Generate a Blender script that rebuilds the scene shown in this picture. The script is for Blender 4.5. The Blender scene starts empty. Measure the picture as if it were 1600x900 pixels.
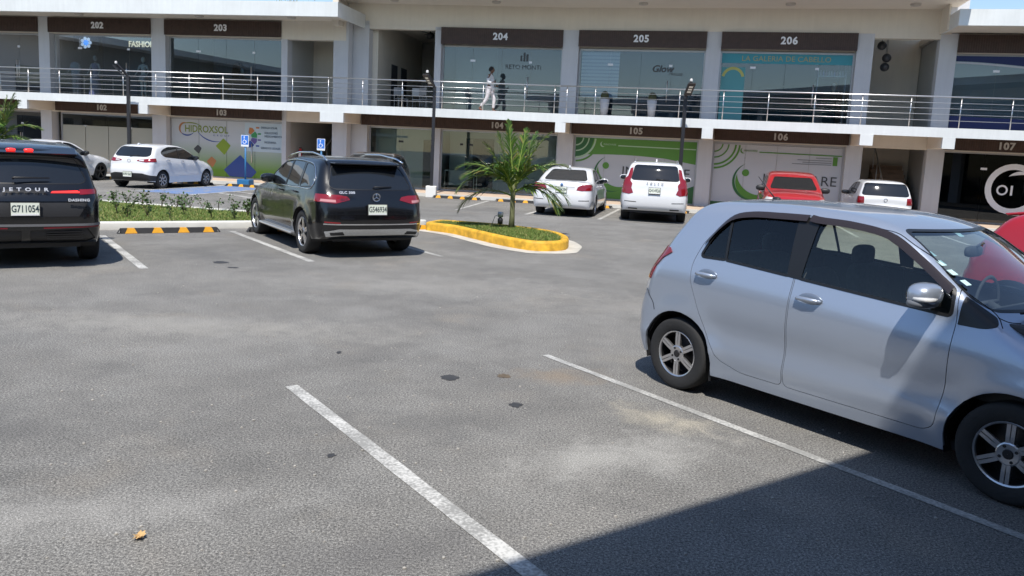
import bpy, bmesh, math, random
import numpy as np
from mathutils import Vector, Matrix
from math import radians as RAD, sin, cos, pi
random.seed(7)
S = bpy.context.scene
COL = S.collection

# ---------------------------------------------------------------- camera
cam_d = bpy.data.cameras.new('camera')
cam = bpy.data.objects.new('camera', cam_d); COL.objects.link(cam); S.camera = cam
PITCH, ROLL, CAM_H = math.atan(169.7 / 1234.8), RAD(2.82), 1.854
_up0 = Vector((0, sin(PITCH), cos(PITCH))); _rt0 = Vector((1, 0, 0)); _fw = Vector((0, cos(PITCH), -sin(PITCH)))
_rt = _rt0 * cos(ROLL) + _up0 * sin(ROLL); _up = _up0 * cos(ROLL) - _rt0 * sin(ROLL)
cam.matrix_world = Matrix(((_rt.x, _up.x, -_fw.x, 0), (_rt.y, _up.y, -_fw.y, 0), (_rt.z, _up.z, -_fw.z, CAM_H), (0, 0, 0, 1)))
cam_d.sensor_fit = 'HORIZONTAL'; cam_d.sensor_width = 36; cam_d.lens = 36 * 1234.8 / 1600
cam_d.shift_y = -44.2 / 1600
cam_d.clip_start = .05; cam_d.clip_end = 3000

# ---------------------------------------------------------------- light
SUN_SH = Vector((.06, .57))                     # horizontal shift of a shadow per metre of height
elev = math.atan(1 / SUN_SH.length)
W = bpy.data.worlds.new('World'); S.world = W; W.use_nodes = True
nt = W.node_tree; bg = nt.nodes['Background']
sky = nt.nodes.new('ShaderNodeTexSky'); sky.sky_type = 'NISHITA'; sky.sun_disc = False
sky.sun_elevation = elev; sky.sun_rotation = math.atan2(-SUN_SH.x, -SUN_SH.y)
sky.air_density = 1.0; sky.dust_density = .25; sky.ozone_density = 1.5
nt.links.new(sky.outputs[0], bg.inputs[0]); bg.inputs[1].default_value = .132
sun_d = bpy.data.lights.new('sun', 'SUN'); sun_d.energy = 4.1; sun_d.angle = RAD(.53); sun_d.color = (1, .955, .88)
sun = bpy.data.objects.new('sun', sun_d); COL.objects.link(sun)
sun.rotation_euler = Vector((SUN_SH.x, SUN_SH.y, -1)).to_track_quat('-Z', 'Y').to_euler()
S.view_settings.view_transform = 'Standard'; S.view_settings.look = 'None'; S.view_settings.gamma = 1
S.view_settings.exposure = .40
S.render.engine = 'CYCLES'
S.cycles.use_denoising = True
S.cycles.max_bounces = 8; S.cycles.transparent_max_bounces = 16; S.cycles.glossy_bounces = 4
S.cycles.caustics_reflective = False; S.cycles.caustics_refractive = False

# ---------------------------------------------------------------- materials
MATS = {}
def srgb(h):
    h = h.lstrip('#'); return tuple(((int(h[i:i+2], 16) / 255) ** 2.2) for i in (0, 2, 4))
def mat(name, col=(.5, .5, .5), rough=.6, metal=0., coat=0., spec=.5, emit=None, es=0., bump=0., bscale=40., var=0., vscale=3., trans=0., coat_r=.04, streak=0.):
    if name in MATS: return MATS[name]
    m = bpy.data.materials.new(name); m.use_nodes = True; n = m.node_tree; p = n.nodes['Principled BSDF']
    p.inputs['Base Color'].default_value = (*col, 1); p.inputs['Roughness'].default_value = rough; p.inputs['Metallic'].default_value = metal
    p.inputs['Coat Weight'].default_value = coat; p.inputs['Coat Roughness'].default_value = coat_r; p.inputs['Specular IOR Level'].default_value = spec
    if emit: p.inputs['Emission Color'].default_value = (*emit, 1); p.inputs['Emission Strength'].default_value = es
    if trans: p.inputs['Transmission Weight'].default_value = trans
    tc = n.nodes.new('ShaderNodeTexCoord')
    if var:
        nz = n.nodes.new('ShaderNodeTexNoise'); nz.inputs['Scale'].default_value = vscale; nz.inputs['Detail'].default_value = 6; nz.inputs['Roughness'].default_value = .6
        n.links.new(tc.outputs['Object'], nz.inputs['Vector'])
        mr = n.nodes.new('ShaderNodeMapRange'); mr.inputs[1].default_value = .25; mr.inputs[2].default_value = .75; mr.inputs[3].default_value = 1 - var; mr.inputs[4].default_value = 1 + var
        n.links.new(nz.outputs[0], mr.inputs[0])
        mx = n.nodes.new('ShaderNodeVectorMath'); mx.operation = 'SCALE'; mx.inputs[0].default_value = col
        if streak:
            mp = n.nodes.new('ShaderNodeMapping'); mp.inputs['Scale'].default_value = (5, 5, .35); n.links.new(tc.outputs['Object'], mp.inputs[0])
            n2 = n.nodes.new('ShaderNodeTexNoise'); n2.inputs['Scale'].default_value = 1.6; n2.inputs['Detail'].default_value = 7; n2.inputs['Roughness'].default_value = .7; n.links.new(mp.outputs[0], n2.inputs['Vector'])
            m2 = n.nodes.new('ShaderNodeMapRange'); m2.inputs[1].default_value = .35; m2.inputs[2].default_value = .65; m2.inputs[3].default_value = 1 - streak; m2.inputs[4].default_value = 1 + streak * .4; n.links.new(n2.outputs[0], m2.inputs[0])
            pr = n.nodes.new('ShaderNodeMath'); pr.operation = 'MULTIPLY'; n.links.new(mr.outputs[0], pr.inputs[0]); n.links.new(m2.outputs[0], pr.inputs[1]); n.links.new(pr.outputs[0], mx.inputs['Scale'])
        else: n.links.new(mr.outputs[0], mx.inputs['Scale'])
        n.links.new(mx.outputs[0], p.inputs['Base Color'])
    if bump:
        nb = n.nodes.new('ShaderNodeTexNoise'); nb.inputs['Scale'].default_value = bscale; nb.inputs['Detail'].default_value = 5
        n.links.new(tc.outputs['Object'], nb.inputs['Vector'])
        b = n.nodes.new('ShaderNodeBump'); b.inputs['Strength'].default_value = bump; b.inputs['Distance'].default_value = .01
        n.links.new(nb.outputs[0], b.inputs['Height']); n.links.new(b.outputs[0], p.inputs['Normal'])
    MATS[name] = m; return m
def glass(name, tint=(.6, .65, .65), refl=1.0, base=.0):
    """thin pane: tinted see-through plus fresnel mirror"""
    if name in MATS: return MATS[name]
    m = bpy.data.materials.new(name); m.use_nodes = True; n = m.node_tree; n.nodes.clear()
    o = n.nodes.new('ShaderNodeOutputMaterial'); t = n.nodes.new('ShaderNodeBsdfTransparent'); t.inputs[0].default_value = (*tint, 1)
    g = n.nodes.new('ShaderNodeBsdfGlossy'); g.inputs['Roughness'].default_value = .01; g.inputs[0].default_value = (refl, refl, refl, 1)
    fr = n.nodes.new('ShaderNodeFresnel'); fr.inputs[0].default_value = 1.52
    ad = n.nodes.new('ShaderNodeMath'); ad.operation = 'MULTIPLY_ADD'; ad.inputs[1].default_value = 1.15; ad.inputs[2].default_value = base; ad.use_clamp = True
    n.links.new(fr.outputs[0], ad.inputs[0])
    mx = n.nodes.new('ShaderNodeMixShader'); n.links.new(ad.outputs[0], mx.inputs[0]); n.links.new(t.outputs[0], mx.inputs[1]); n.links.new(g.outputs[0], mx.inputs[2])
    n.links.new(mx.outputs[0], o.inputs[0]); MATS[name] = m; return m

# ---------------------------------------------------------------- object helpers
def link(o, parent=None):
    COL.objects.link(o)
    if parent: o.parent = parent
    return o
def tag(o, label=None, cat=None, group=None, kind=None):
    if label: o['label'] = label
    if cat: o['category'] = cat
    if group: o['group'] = group
    if kind: o['kind'] = kind
    return o
def empty(name, loc=(0, 0, 0), rz=0, parent=None, **k):
    o = bpy.data.objects.new(name, None); o.empty_display_size = .1; o.location = loc; o.rotation_euler = (0, 0, rz)
    link(o, parent); return tag(o, **k)
def mobj(name, verts, faces, m=None, parent=None, smooth=False, mi=None, normals=None, **k):
    me = bpy.data.meshes.new(name); me.from_pydata([tuple(v) for v in verts], [], faces)
    for mm in (m if isinstance(m, (list, tuple)) else [m]):
        if mm: me.materials.append(mm)
    if mi is not None: me.polygons.foreach_set('material_index', mi)
    if smooth: me.polygons.foreach_set('use_smooth', [True] * len(me.polygons))
    me.update()
    if normals is not None: me.normals_split_custom_set_from_vertices(normals)
    o = bpy.data.objects.new(name, me); link(o, parent); return tag(o, **k)
class MB:
    """collects simple solids into one mesh"""
    def __init__(s, xf=None): s.v = []; s.f = []; s.mi = []; s.xf = xf; s.cur = 0
    def add(s, vs, fs):
        b = len(s.v)
        s.v += [s.xf(*v) if s.xf else tuple(v) for v in vs]
        s.f += [tuple(i + b for i in f) for f in fs]; s.mi += [s.cur] * len(fs); return s
    def box(s, x0, x1, y0, y1, z0, z1):
        return s.add([(x0, y0, z0), (x1, y0, z0), (x1, y1, z0), (x0, y1, z0), (x0, y0, z1), (x1, y0, z1), (x1, y1, z1), (x0, y1, z1)],
                     [(3, 2, 1, 0), (4, 5, 6, 7), (0, 1, 5, 4), (1, 2, 6, 5), (2, 3, 7, 6), (3, 0, 4, 7)])
    def quad(s, a, b, c, d): return s.add([a, b, c, d], [(0, 1, 2, 3)])
    def tube(s, pts, rad, n=8, cap=True):
        pts = [Vector(p) for p in pts]; rad = rad if isinstance(rad, (list, tuple)) else [rad] * len(pts)
        vs = []; fs = []; ref = Vector((0, 0, 1))
        for i, p in enumerate(pts):
            t = (pts[min(i + 1, len(pts) - 1)] - pts[max(i - 1, 0)]).normalized()
            a = ref if abs(t.dot(ref)) < .95 else Vector((1, 0, 0))
            u = t.cross(a).normalized(); w = t.cross(u)
            for k in range(n): vs.append(p + (u * cos(2 * pi * k / n) + w * sin(2 * pi * k / n)) * rad[i])
        for i in range(len(pts) - 1):
            for k in range(n): fs.append((i * n + k, i * n + (k + 1) % n, (i + 1) * n + (k + 1) % n, (i + 1) * n + k))
        if cap: fs += [tuple(range(n))[::-1], tuple((len(pts) - 1) * n + k for k in range(n))]
        return s.add(vs, fs)
    def prism(s, poly, a0, a1, ax='y'):
        """extrude a 2D polygon along an axis: 'y' -> (x,z), 'x' -> (y,z), 'z' -> (x,y)"""
        mk = {'y': lambda p, a: (p[0], a, p[1]), 'x': lambda p, a: (a, p[0], p[1]), 'z': lambda p, a: (p[0], p[1], a)}[ax]
        n = len(poly); vs = [mk(p, a0) for p in poly] + [mk(p, a1) for p in poly]
        return s.add(vs, [tuple(range(n)), tuple(range(2 * n - 1, n - 1, -1))] + [(i + n, (i + 1) % n + n, (i + 1) % n, i) for i in range(n)])
    def lathe(s, prof, n=24, ax='y', cx=0, cy=0, cz=0):
        vs = []; fs = []; m = len(prof)
        for k in range(n):
            a = 2 * pi * k / n
            for r, h in prof:
                if ax == 'y': vs.append((cx + r * cos(a), cy + h, cz + r * sin(a)))
                elif ax == 'x': vs.append((cx + h, cy + r * cos(a), cz + r * sin(a)))
                else: vs.append((cx + r * cos(a), cy + r * sin(a), cz + h))
        for k in range(n):
            for i in range(m - 1): fs.append((k * m + i, k * m + i + 1, ((k + 1) % n) * m + i + 1, ((k + 1) % n) * m + i))
        return s.add(vs, fs)
    def ball(s, c, r, n=12, m=8, pw=1.0):
        vs = []; fs = []
        sg = lambda v: math.copysign(abs(v) ** pw, v)
        for i in range(m + 1):
            t = pi * i / m
            for k in range(n):
                a = 2 * pi * k / n
                vs.append((c[0] + r[0] * sg(sin(t)) * sg(cos(a)), c[1] + r[1] * sg(sin(t)) * sg(sin(a)), c[2] + r[2] * sg(cos(t))))
        for i in range(m):
            for k in range(n): fs.append((i * n + k, (i + 1) * n + k, (i + 1) * n + (k + 1) % n, i * n + (k + 1) % n))
        return s.add(vs, fs)
    def build(s, name, m, parent=None, smooth=False, **k):
        return mobj(name, s.v, s.f, m, parent, smooth, s.mi if isinstance(m, (list, tuple)) else None, **k)
def bevel(o, w=.01, seg=2):
    b = o.modifiers.new('bevel', 'BEVEL'); b.width = w; b.segments = seg; b.limit_method = 'ANGLE'; b.angle_limit = RAD(40); return o
def text(name, body, size, m, mw, parent=None, ext=.004, align='CENTER', bold=0., shear=0, sx=1, space=1, **k):
    c = bpy.data.curves.new(name, 'FONT'); c.body = body; c.size = size; c.extrude = ext; c.align_x = align; c.align_y = 'CENTER'
    c.offset = bold; c.shear = shear; c.space_character = space; c.materials.append(m); c.resolution_u = 3
    o = bpy.data.objects.new(name, c); link(o, parent); o.matrix_local = mw @ Matrix.Diagonal((sx, 1, 1, 1)); return tag(o, **k)
def axes(o, x, y):
    """matrix with local x,y along two world directions"""
    x = Vector(x).normalized(); z = x.cross(Vector(y)).normalized(); y = z.cross(x)
    return Matrix(((x.x, y.x, z.x, o[0]), (x.y, y.y, z.y, o[1]), (x.z, y.z, z.z, o[2]), (0, 0, 0, 1)))
def smooth1(pts):
    """monotone cubic through (x, y) points"""
    xs = np.array([p[0] for p in pts], float); ys = np.array([p[1] for p in pts], float); h = np.diff(xs); d = np.diff(ys) / h
    m = np.zeros(len(xs)); m[0], m[-1] = d[0], d[-1]
    for i in range(1, len(xs) - 1): m[i] = 0 if d[i - 1] * d[i] <= 0 else 2 * d[i - 1] * d[i] / (d[i - 1] + d[i])
    def f(x):
        x = min(max(x, xs[0]), xs[-1]); i = min(max(int(np.searchsorted(xs, x)) - 1, 0), len(h) - 1); t = (x - xs[i]) / h[i]
        return ((1 + 2 * t) * (1 - t) ** 2 * ys[i] + t * (1 - t) ** 2 * h[i] * m[i] + t * t * (3 - 2 * t) * ys[i + 1] + t * t * (t - 1) * h[i] * m[i + 1])
    return f
def catmull(pts, n):
    P = np.array(pts, float); P = np.vstack([2 * P[0] - P[1], P, 2 * P[-1] - P[-2]]); out = []
    for i in range(1, len(P) - 2):
        p0, p1, p2, p3 = P[i - 1:i + 3]; k = lambda a, b: max(np.linalg.norm((b - a)[:2]), 1e-5) ** .5
        t0 = 0; t1 = t0 + k(p0, p1); t2 = t1 + k(p1, p2); t3 = t2 + k(p2, p3)
        for t in np.linspace(t1, t2, 24, endpoint=False):
            a1 = (t1 - t) / (t1 - t0) * p0 + (t - t0) / (t1 - t0) * p1; a2 = (t2 - t) / (t2 - t1) * p1 + (t - t1) / (t2 - t1) * p2; a3 = (t3 - t) / (t3 - t2) * p2 + (t - t2) / (t3 - t2) * p3
            b1 = (t2 - t) / (t2 - t0) * a1 + (t - t0) / (t2 - t0) * a2; b2 = (t3 - t) / (t3 - t1) * a2 + (t - t1) / (t3 - t1) * a3
            out.append((t2 - t) / (t2 - t1) * b1 + (t - t1) / (t2 - t1) * b2)
    out.append(P[-2]); out = np.array(out); L = np.r_[0, np.cumsum(np.linalg.norm(np.diff(out[:, :2], axis=0), axis=1))]
    q = np.linspace(0, L[-1], n); return np.stack([np.interp(q, L, out[:, j]) for j in range(out.shape[1])], 1)
def rpoly(pts, r=.03, seg=4):
    """polygon with rounded corners; r a number or one per corner"""
    out = []; n = len(pts); rs = r if isinstance(r, (list, tuple)) else [r] * n
    for i in range(n):
        p, a, b = Vector(pts[i]), Vector(pts[i - 1]), Vector(pts[(i + 1) % n]); u, w = (a - p), (b - p)
        d = min(rs[i], u.length * .48, w.length * .48)
        if d < 1e-4: out.append(tuple(p)); continue
        s, e = p + u.normalized() * d, p + w.normalized() * d
        for k in range(seg + 1):
            t = k / seg; q = s * (1 - t) ** 2 + p * 2 * t * (1 - t) + e * t * t; out.append((q.x, q.y))
    return out
def inset(poly, d):
    """shrink a polygon by d"""
    n = len(poly); P = [Vector(p) for p in poly]; A = sum(P[i].x * P[(i + 1) % n].y - P[(i + 1) % n].x * P[i].y for i in range(n)); sg = 1 if A > 0 else -1; out = []
    for i in range(n):
        e1 = (P[i] - P[i - 1]); e2 = (P[(i + 1) % n] - P[i])
        if e1.length < 1e-6 or e2.length < 1e-6: out.append(tuple(P[i])); continue
        e1.normalize(); e2.normalize(); n1 = Vector((-e1.y, e1.x)) * sg; n2 = Vector((-e2.y, e2.x)) * sg; b = (n1 + n2)
        b = b / max(b.length_squared / 2, .3); out.append(tuple(P[i] + b * d))
    return out
def inpoly(x, y, poly):
    c = False; j = len(poly) - 1
    for i in range(len(poly)):
        xi, yi = poly[i]; xj, yj = poly[j]
        if (yi > y) != (yj > y) and x < (xj - xi) * (y - yi) / (yj - yi) + xi: c = not c
        j = i
    return c
# ---------------------------------------------------------------- vehicles
M_RUB = mat('tyre_rubber', (.022, .022, .023), .85, bump=.3, bscale=60)
M_BLK = mat('black_plastic', (.02, .02, .022), .5)
M_SEAM = mat('panel_gap', (.006, .006, .007), .9)
M_TRIM = mat('window_rubber', (.012, .012, .013), .35)
M_ALLOY = mat('alloy', (.62, .62, .64), .28, metal=.9)
M_DALLOY = mat('dark_alloy', (.05, .05, .055), .35, metal=.7)
M_BADGE = mat('badge_bright', (.82, .82, .84), .38, metal=.6)
M_CHROME = mat('chrome', (.8, .8, .82), .08, metal=1)
M_RED = mat('tail_lamp_red', (.22, .005, .010), .12, coat=1)
M_REDLIT = mat('brake_light_lit', (.6, .02, .02), .2, emit=(1, .03, .025), es=1.5)
M_CLEAR = mat('lamp_clear', (.62, .62, .62), .15, coat=1)
M_TINT = mat('tinted_glass', (.012, .014, .017), .02, spec=.6, coat=.3)
M_TINTG = mat('tinted_glass_grey', (.035, .037, .04), .04, spec=.6)
M_CGLASS = glass('car_glass', (.84, .91, .85))
M_CGLASSB = glass('car_glass_windscreen', (.72, .82, .88), 1.0, .07)
M_PLATE = mat('plate_white', (.72, .76, .66), .4)
M_PLTXT = mat('plate_text', (.03, .05, .06), .5)
M_INT = mat('cabin_trim', (.06, .06, .062), .8)
M_SEAT = mat('seat_fabric', (.085, .085, .085), .9, var=.2, vscale=30)

class Shell:
    """car body skin: a side outline swept outwards, cut into panels"""
    def __init__(s, sp):
        s.sp = sp; N = sp.get('N', 110); wb = sp['wb']
        s.plan = smooth1(sp['plan']); s.belt = smooth1(sp['belt'])
        s.low = smooth1(sp.get('low', [(-.2, .90), (0, .925), (.15, .97), (.4, 1.), (.7, .995), (.9, .975), (1, .95)]))
        s.high = smooth1(sp.get('high', [(0, 0), (.15, .025), (.5, .10), (1, .22), (1.4, .3)]))
        s.zb = sp.get('zbot', .2); s.ztop = sp['ztop']; s.fl = sp.get('flare', .02)
        ra, zc = sp['arch']; s.wheels = (0., wb)
        sil = catmull(sp['sil'], N); s.bm = bm = bmesh.new(); s.T = {}; s.lay = bm.faces.layers.int.new('part')
        nA, nB, nC = 7, 5, sp.get('nC', 15); grid = []
        for x, z, c, r in sil:
            tx = min(max(x, .02), wb - .02); d = Vector((tx - x, s.zb - z)); D = d.length; d.normalize()
            w0 = s.Y(x, z); rows = []
            g0 = max(1 - r / w0, .3)
            for i in range(nA): g = g0 * i / nA; rows.append((g, c * (g / g0) ** 2 * g0 ** 2))
            for i in range(nB + 1):
                a = pi / 2 * i / nB; rows.append((g0 + (1 - g0) * sin(a), c * g0 ** 2 + r * (1 - cos(a))))
            e1 = rows[-1][1]; e1 = min(e1, D * .9)
            for i in range(1, nC + 1): rows.append((1, e1 + (D - e1) * i / nC))
            col = []
            for g, e in rows:
                e = min(e, D); px, pz = x + d.x * e, z + d.y * e; col.append((px, g * s.Y(px, pz), pz))
            grid.append(col)
        m = len(grid[0])
        L = [[bm.verts.new(p) for p in col] for col in grid]
        R = [[L[i][0] if j == 0 else bm.verts.new((p[0], -p[1], p[2])) for j, p in enumerate(col)] for i, col in enumerate(grid)]
        def q(*v):
            v = list(dict.fromkeys(v))
            if len(v) > 2:
                try: bm.faces.new(v)
                except ValueError: pass
        for i in range(N - 1):
            for j in range(m - 1):
                q(L[i][j], L[i][j + 1], L[i + 1][j + 1], L[i + 1][j]); q(R[i][j], R[i + 1][j], R[i + 1][j + 1], R[i][j + 1])
        bmesh.ops.remove_doubles(bm, verts=bm.verts, dist=1e-4)
        bm.normal_update()
        for f in bm.faces:                                  # outward everywhere
            c = f.calc_center_median()
            if f.normal.dot(c - Vector((min(max(c.x, .3), wb - .3), 0, .6))) < 0: f.normal_flip()
        bm.normal_update()
    def Y(s, x, z):
        P = s.plan(x); b = s.belt(x); t = (z - s.zb) / (b - s.zb)
        if t <= 1: y = P * s.low(t)
        else: y = P * s.low(1.) - s.high((z - b) / (s.ztop - b)) * P / s.sp['hw']
        for xw in s.wheels:
            d = math.hypot(x - xw, z - s.sp['arch'][1]) - s.sp['arch'][0]; y += s.fl * math.exp(-(d / .09) ** 2)
        if 'sculpt' in s.sp: y += s.sp['sculpt'](x, z, t)
        return max(y, .02)
    def tid(s, name):
        return s.T.setdefault(name, len(s.T) + 1)
    def cut(s, poly, ax, filt, name=None):
        bm = s.bm; i, j = {'y': (0, 2), 'x': (1, 2), 'z': (0, 1)}[ax]
        x0, x1 = min(p[0] for p in poly), max(p[0] for p in poly); y0, y1 = min(p[1] for p in poly), max(p[1] for p in poly)
        def fb(f):
            a = [v.co[i] for v in f.verts]; b = [v.co[j] for v in f.verts]; return min(a), max(a), min(b), max(b)
        cand = []
        for f in bm.faces:
            c = f.calc_center_median()
            if x0 - .3 < c[i] < x1 + .3 and y0 - .3 < c[j] < y1 + .3 and filt(c, f.normal):
                b = fb(f)
                if b[1] > x0 and b[0] < x1 and b[3] > y0 and b[2] < y1: cand.append(f)
        for k in range(len(poly)):
            a, b = Vector(poly[k - 1]), Vector(poly[k]); d = b - a
            if d.length < 1e-5: continue
            co = [0, 0, 0]; no = [0, 0, 0]; co[i], co[j] = a; no[i], no[j] = d.y, -d.x
            ex0, ex1, ey0, ey1 = min(a.x, b.x) - 1e-4, max(a.x, b.x) + 1e-4, min(a.y, b.y) - 1e-4, max(a.y, b.y) + 1e-4
            cand = [f for f in cand if f.is_valid]; sel = []
            for f in cand:
                q = fb(f)
                if q[1] > ex0 and q[0] < ex1 and q[3] > ey0 and q[2] < ey1: sel.append(f)
            if not sel: continue
            g = set(sel)
            for f in sel: g.update(f.edges); g.update(f.verts)
            r = bmesh.ops.bisect_plane(bm, geom=list(g), dist=1e-5, plane_co=co, plane_no=no)
            known = set(cand); cand += [f for f in r['geom'] if isinstance(f, bmesh.types.BMFace) and f not in known]
        ins = []
        for f in cand:
            if f.is_valid:
                c = f.calc_center_median()
                if inpoly(c[i], c[j], poly): ins.append(f)
        if name is not None:
            t = s.tid(name)
            for f in ins: f[s.lay] = t
        return ins
    def freeze(s):
        s.bm.normal_update(); s.N = {v: v.normal.copy() for v in s.bm.verts}
    def part(s, name, tags, m, parent, off=0., skirt=0., zmin=None, **k):
        ids = {s.T.get(t, -1) if t else 0 for t in tags}; fs = [f for f in s.bm.faces if f[s.lay] in ids]
        if zmin is not None: fs = [f for f in fs if f.calc_center_median().z > zmin]
        if not fs: return None
        vi = {}; V = []; NN = []; F = []; fset = set(fs)
        for f in fs:
            idx = []
            for v in f.verts:
                if v not in vi: vi[v] = len(V); V.append(v.co + s.N[v] * off); NN.append(s.N[v])
                idx.append(vi[v])
            F.append(idx)
        if skirt:
            for f in fs:
                for l in f.loops:
                    if not any(g in fset for g in l.edge.link_faces if g is not f):
                        a, b = l.vert, l.link_loop_next.vert; b0 = len(V)
                        pa, pb = a.co + s.N[a] * off, b.co + s.N[b] * off; qa, qb = pa - s.N[a] * skirt, pb - s.N[b] * skirt
                        n = (pa - pb).cross(qb - pb)
                        n = n.normalized() if n.length > 1e-9 else Vector((0, 0, 1))
                        V += [pb, pa, qa, qb]; NN += [n] * 4; F.append([b0, b0 + 1, b0 + 2, b0 + 3])
        return mobj(name, V, F, m, parent, True, normals=[tuple(n) for n in NN], **k)

def make_wheel(parent, x, y, sp, side):
    """side +1 left, -1 right; wheel > tyre, rim"""
    Rt, w, style, rr = sp['tyre']; w2 = w / 2; ns, twin, rm, bw = style
    e = empty('wheel', (x, y, Rt), 0, parent)
    prof = [(rr * .98, -w2 * .86), (rr * 1.04, -w2 * .97), (Rt * .90, -w2), (Rt * .965, -w2 * .93), (Rt * .992, -w2 * .78), (Rt, -w2 * .5), (Rt, 0), (Rt, w2 * .5), (Rt * .992, w2 * .78), (Rt * .965, w2 * .93), (Rt * .90, w2), (rr * 1.04, w2 * .97), (rr * .98, w2 * .86)]
    n = sp.get('wn', 32)
    MB().lathe(prof, n).build('tyre', M_RUB, e, True)
    r = MB(); o = side * w2
    r.cur = 1; r.lathe([(rr * .98, o * .86), (rr * .93, o * .80), (rr * .90, -o * .5), (.02, -o * .3)], n)
    r.cur = 0; r.lathe([(rr * 1.0, o * .9), (rr * .985, o * .93), (rr * .94, o * .88), (rr * .92, o * .74)], n)
    for k in range(ns):
        a = 2 * pi * k / ns + pi / 2
        for t in ((-1, 1) if twin else (0,)):
            rows = []
            for rad, hw_, dy in ((.05, bw * 1.1, .80), (rr * .55, bw, .84), (rr * .94, bw * (1.0 if twin else 1.35), .84)):
                cxx = t * (bw * 1.25 if rad > .06 else bw * 1.0); rows.append((rad, cxx - hw_ / 1, cxx + hw_ / 1, dy))
            vs = []
            for rad, l0, l1, dy in rows:
                for yy in (o * dy, o * (dy - .22)):
                    for l in (l0, l1): vs.append((rad * cos(a) - l * sin(a), yy, rad * sin(a) + l * cos(a)))
            fs = []
            for i in range(2):
                b = i * 4; fs += [(b, b + 1, b + 5, b + 4), (b + 2, b + 6, b + 7, b + 3), (b, b + 4, b + 6, b + 2), (b + 1, b + 3, b + 7, b + 5)]
            r.add(vs, fs)
    r.lathe([(0.001, o * .80), (.06, o * .86), (.068, o * .80), (.07, o * .5)], 16)
    r.cur = 1; r.lathe([(.001, o * .90), (.026, o * .90), (.03, o * .86)], 12)
    for k in range(sp.get('lugs', 5)):
        a = 2 * pi * k / sp.get('lugs', 5) + .5; r.lathe([(.001, o * .90), (.009, o * .90), (.011, o * .83)], 6, cx=.048 * cos(a), cz=.048 * sin(a))
    r.build('rim', [rm, M_DALLOY], e, False)
    return e

def mirror_polys(half): return half + [(-y, z) for y, z in half[::-1]]

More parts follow.
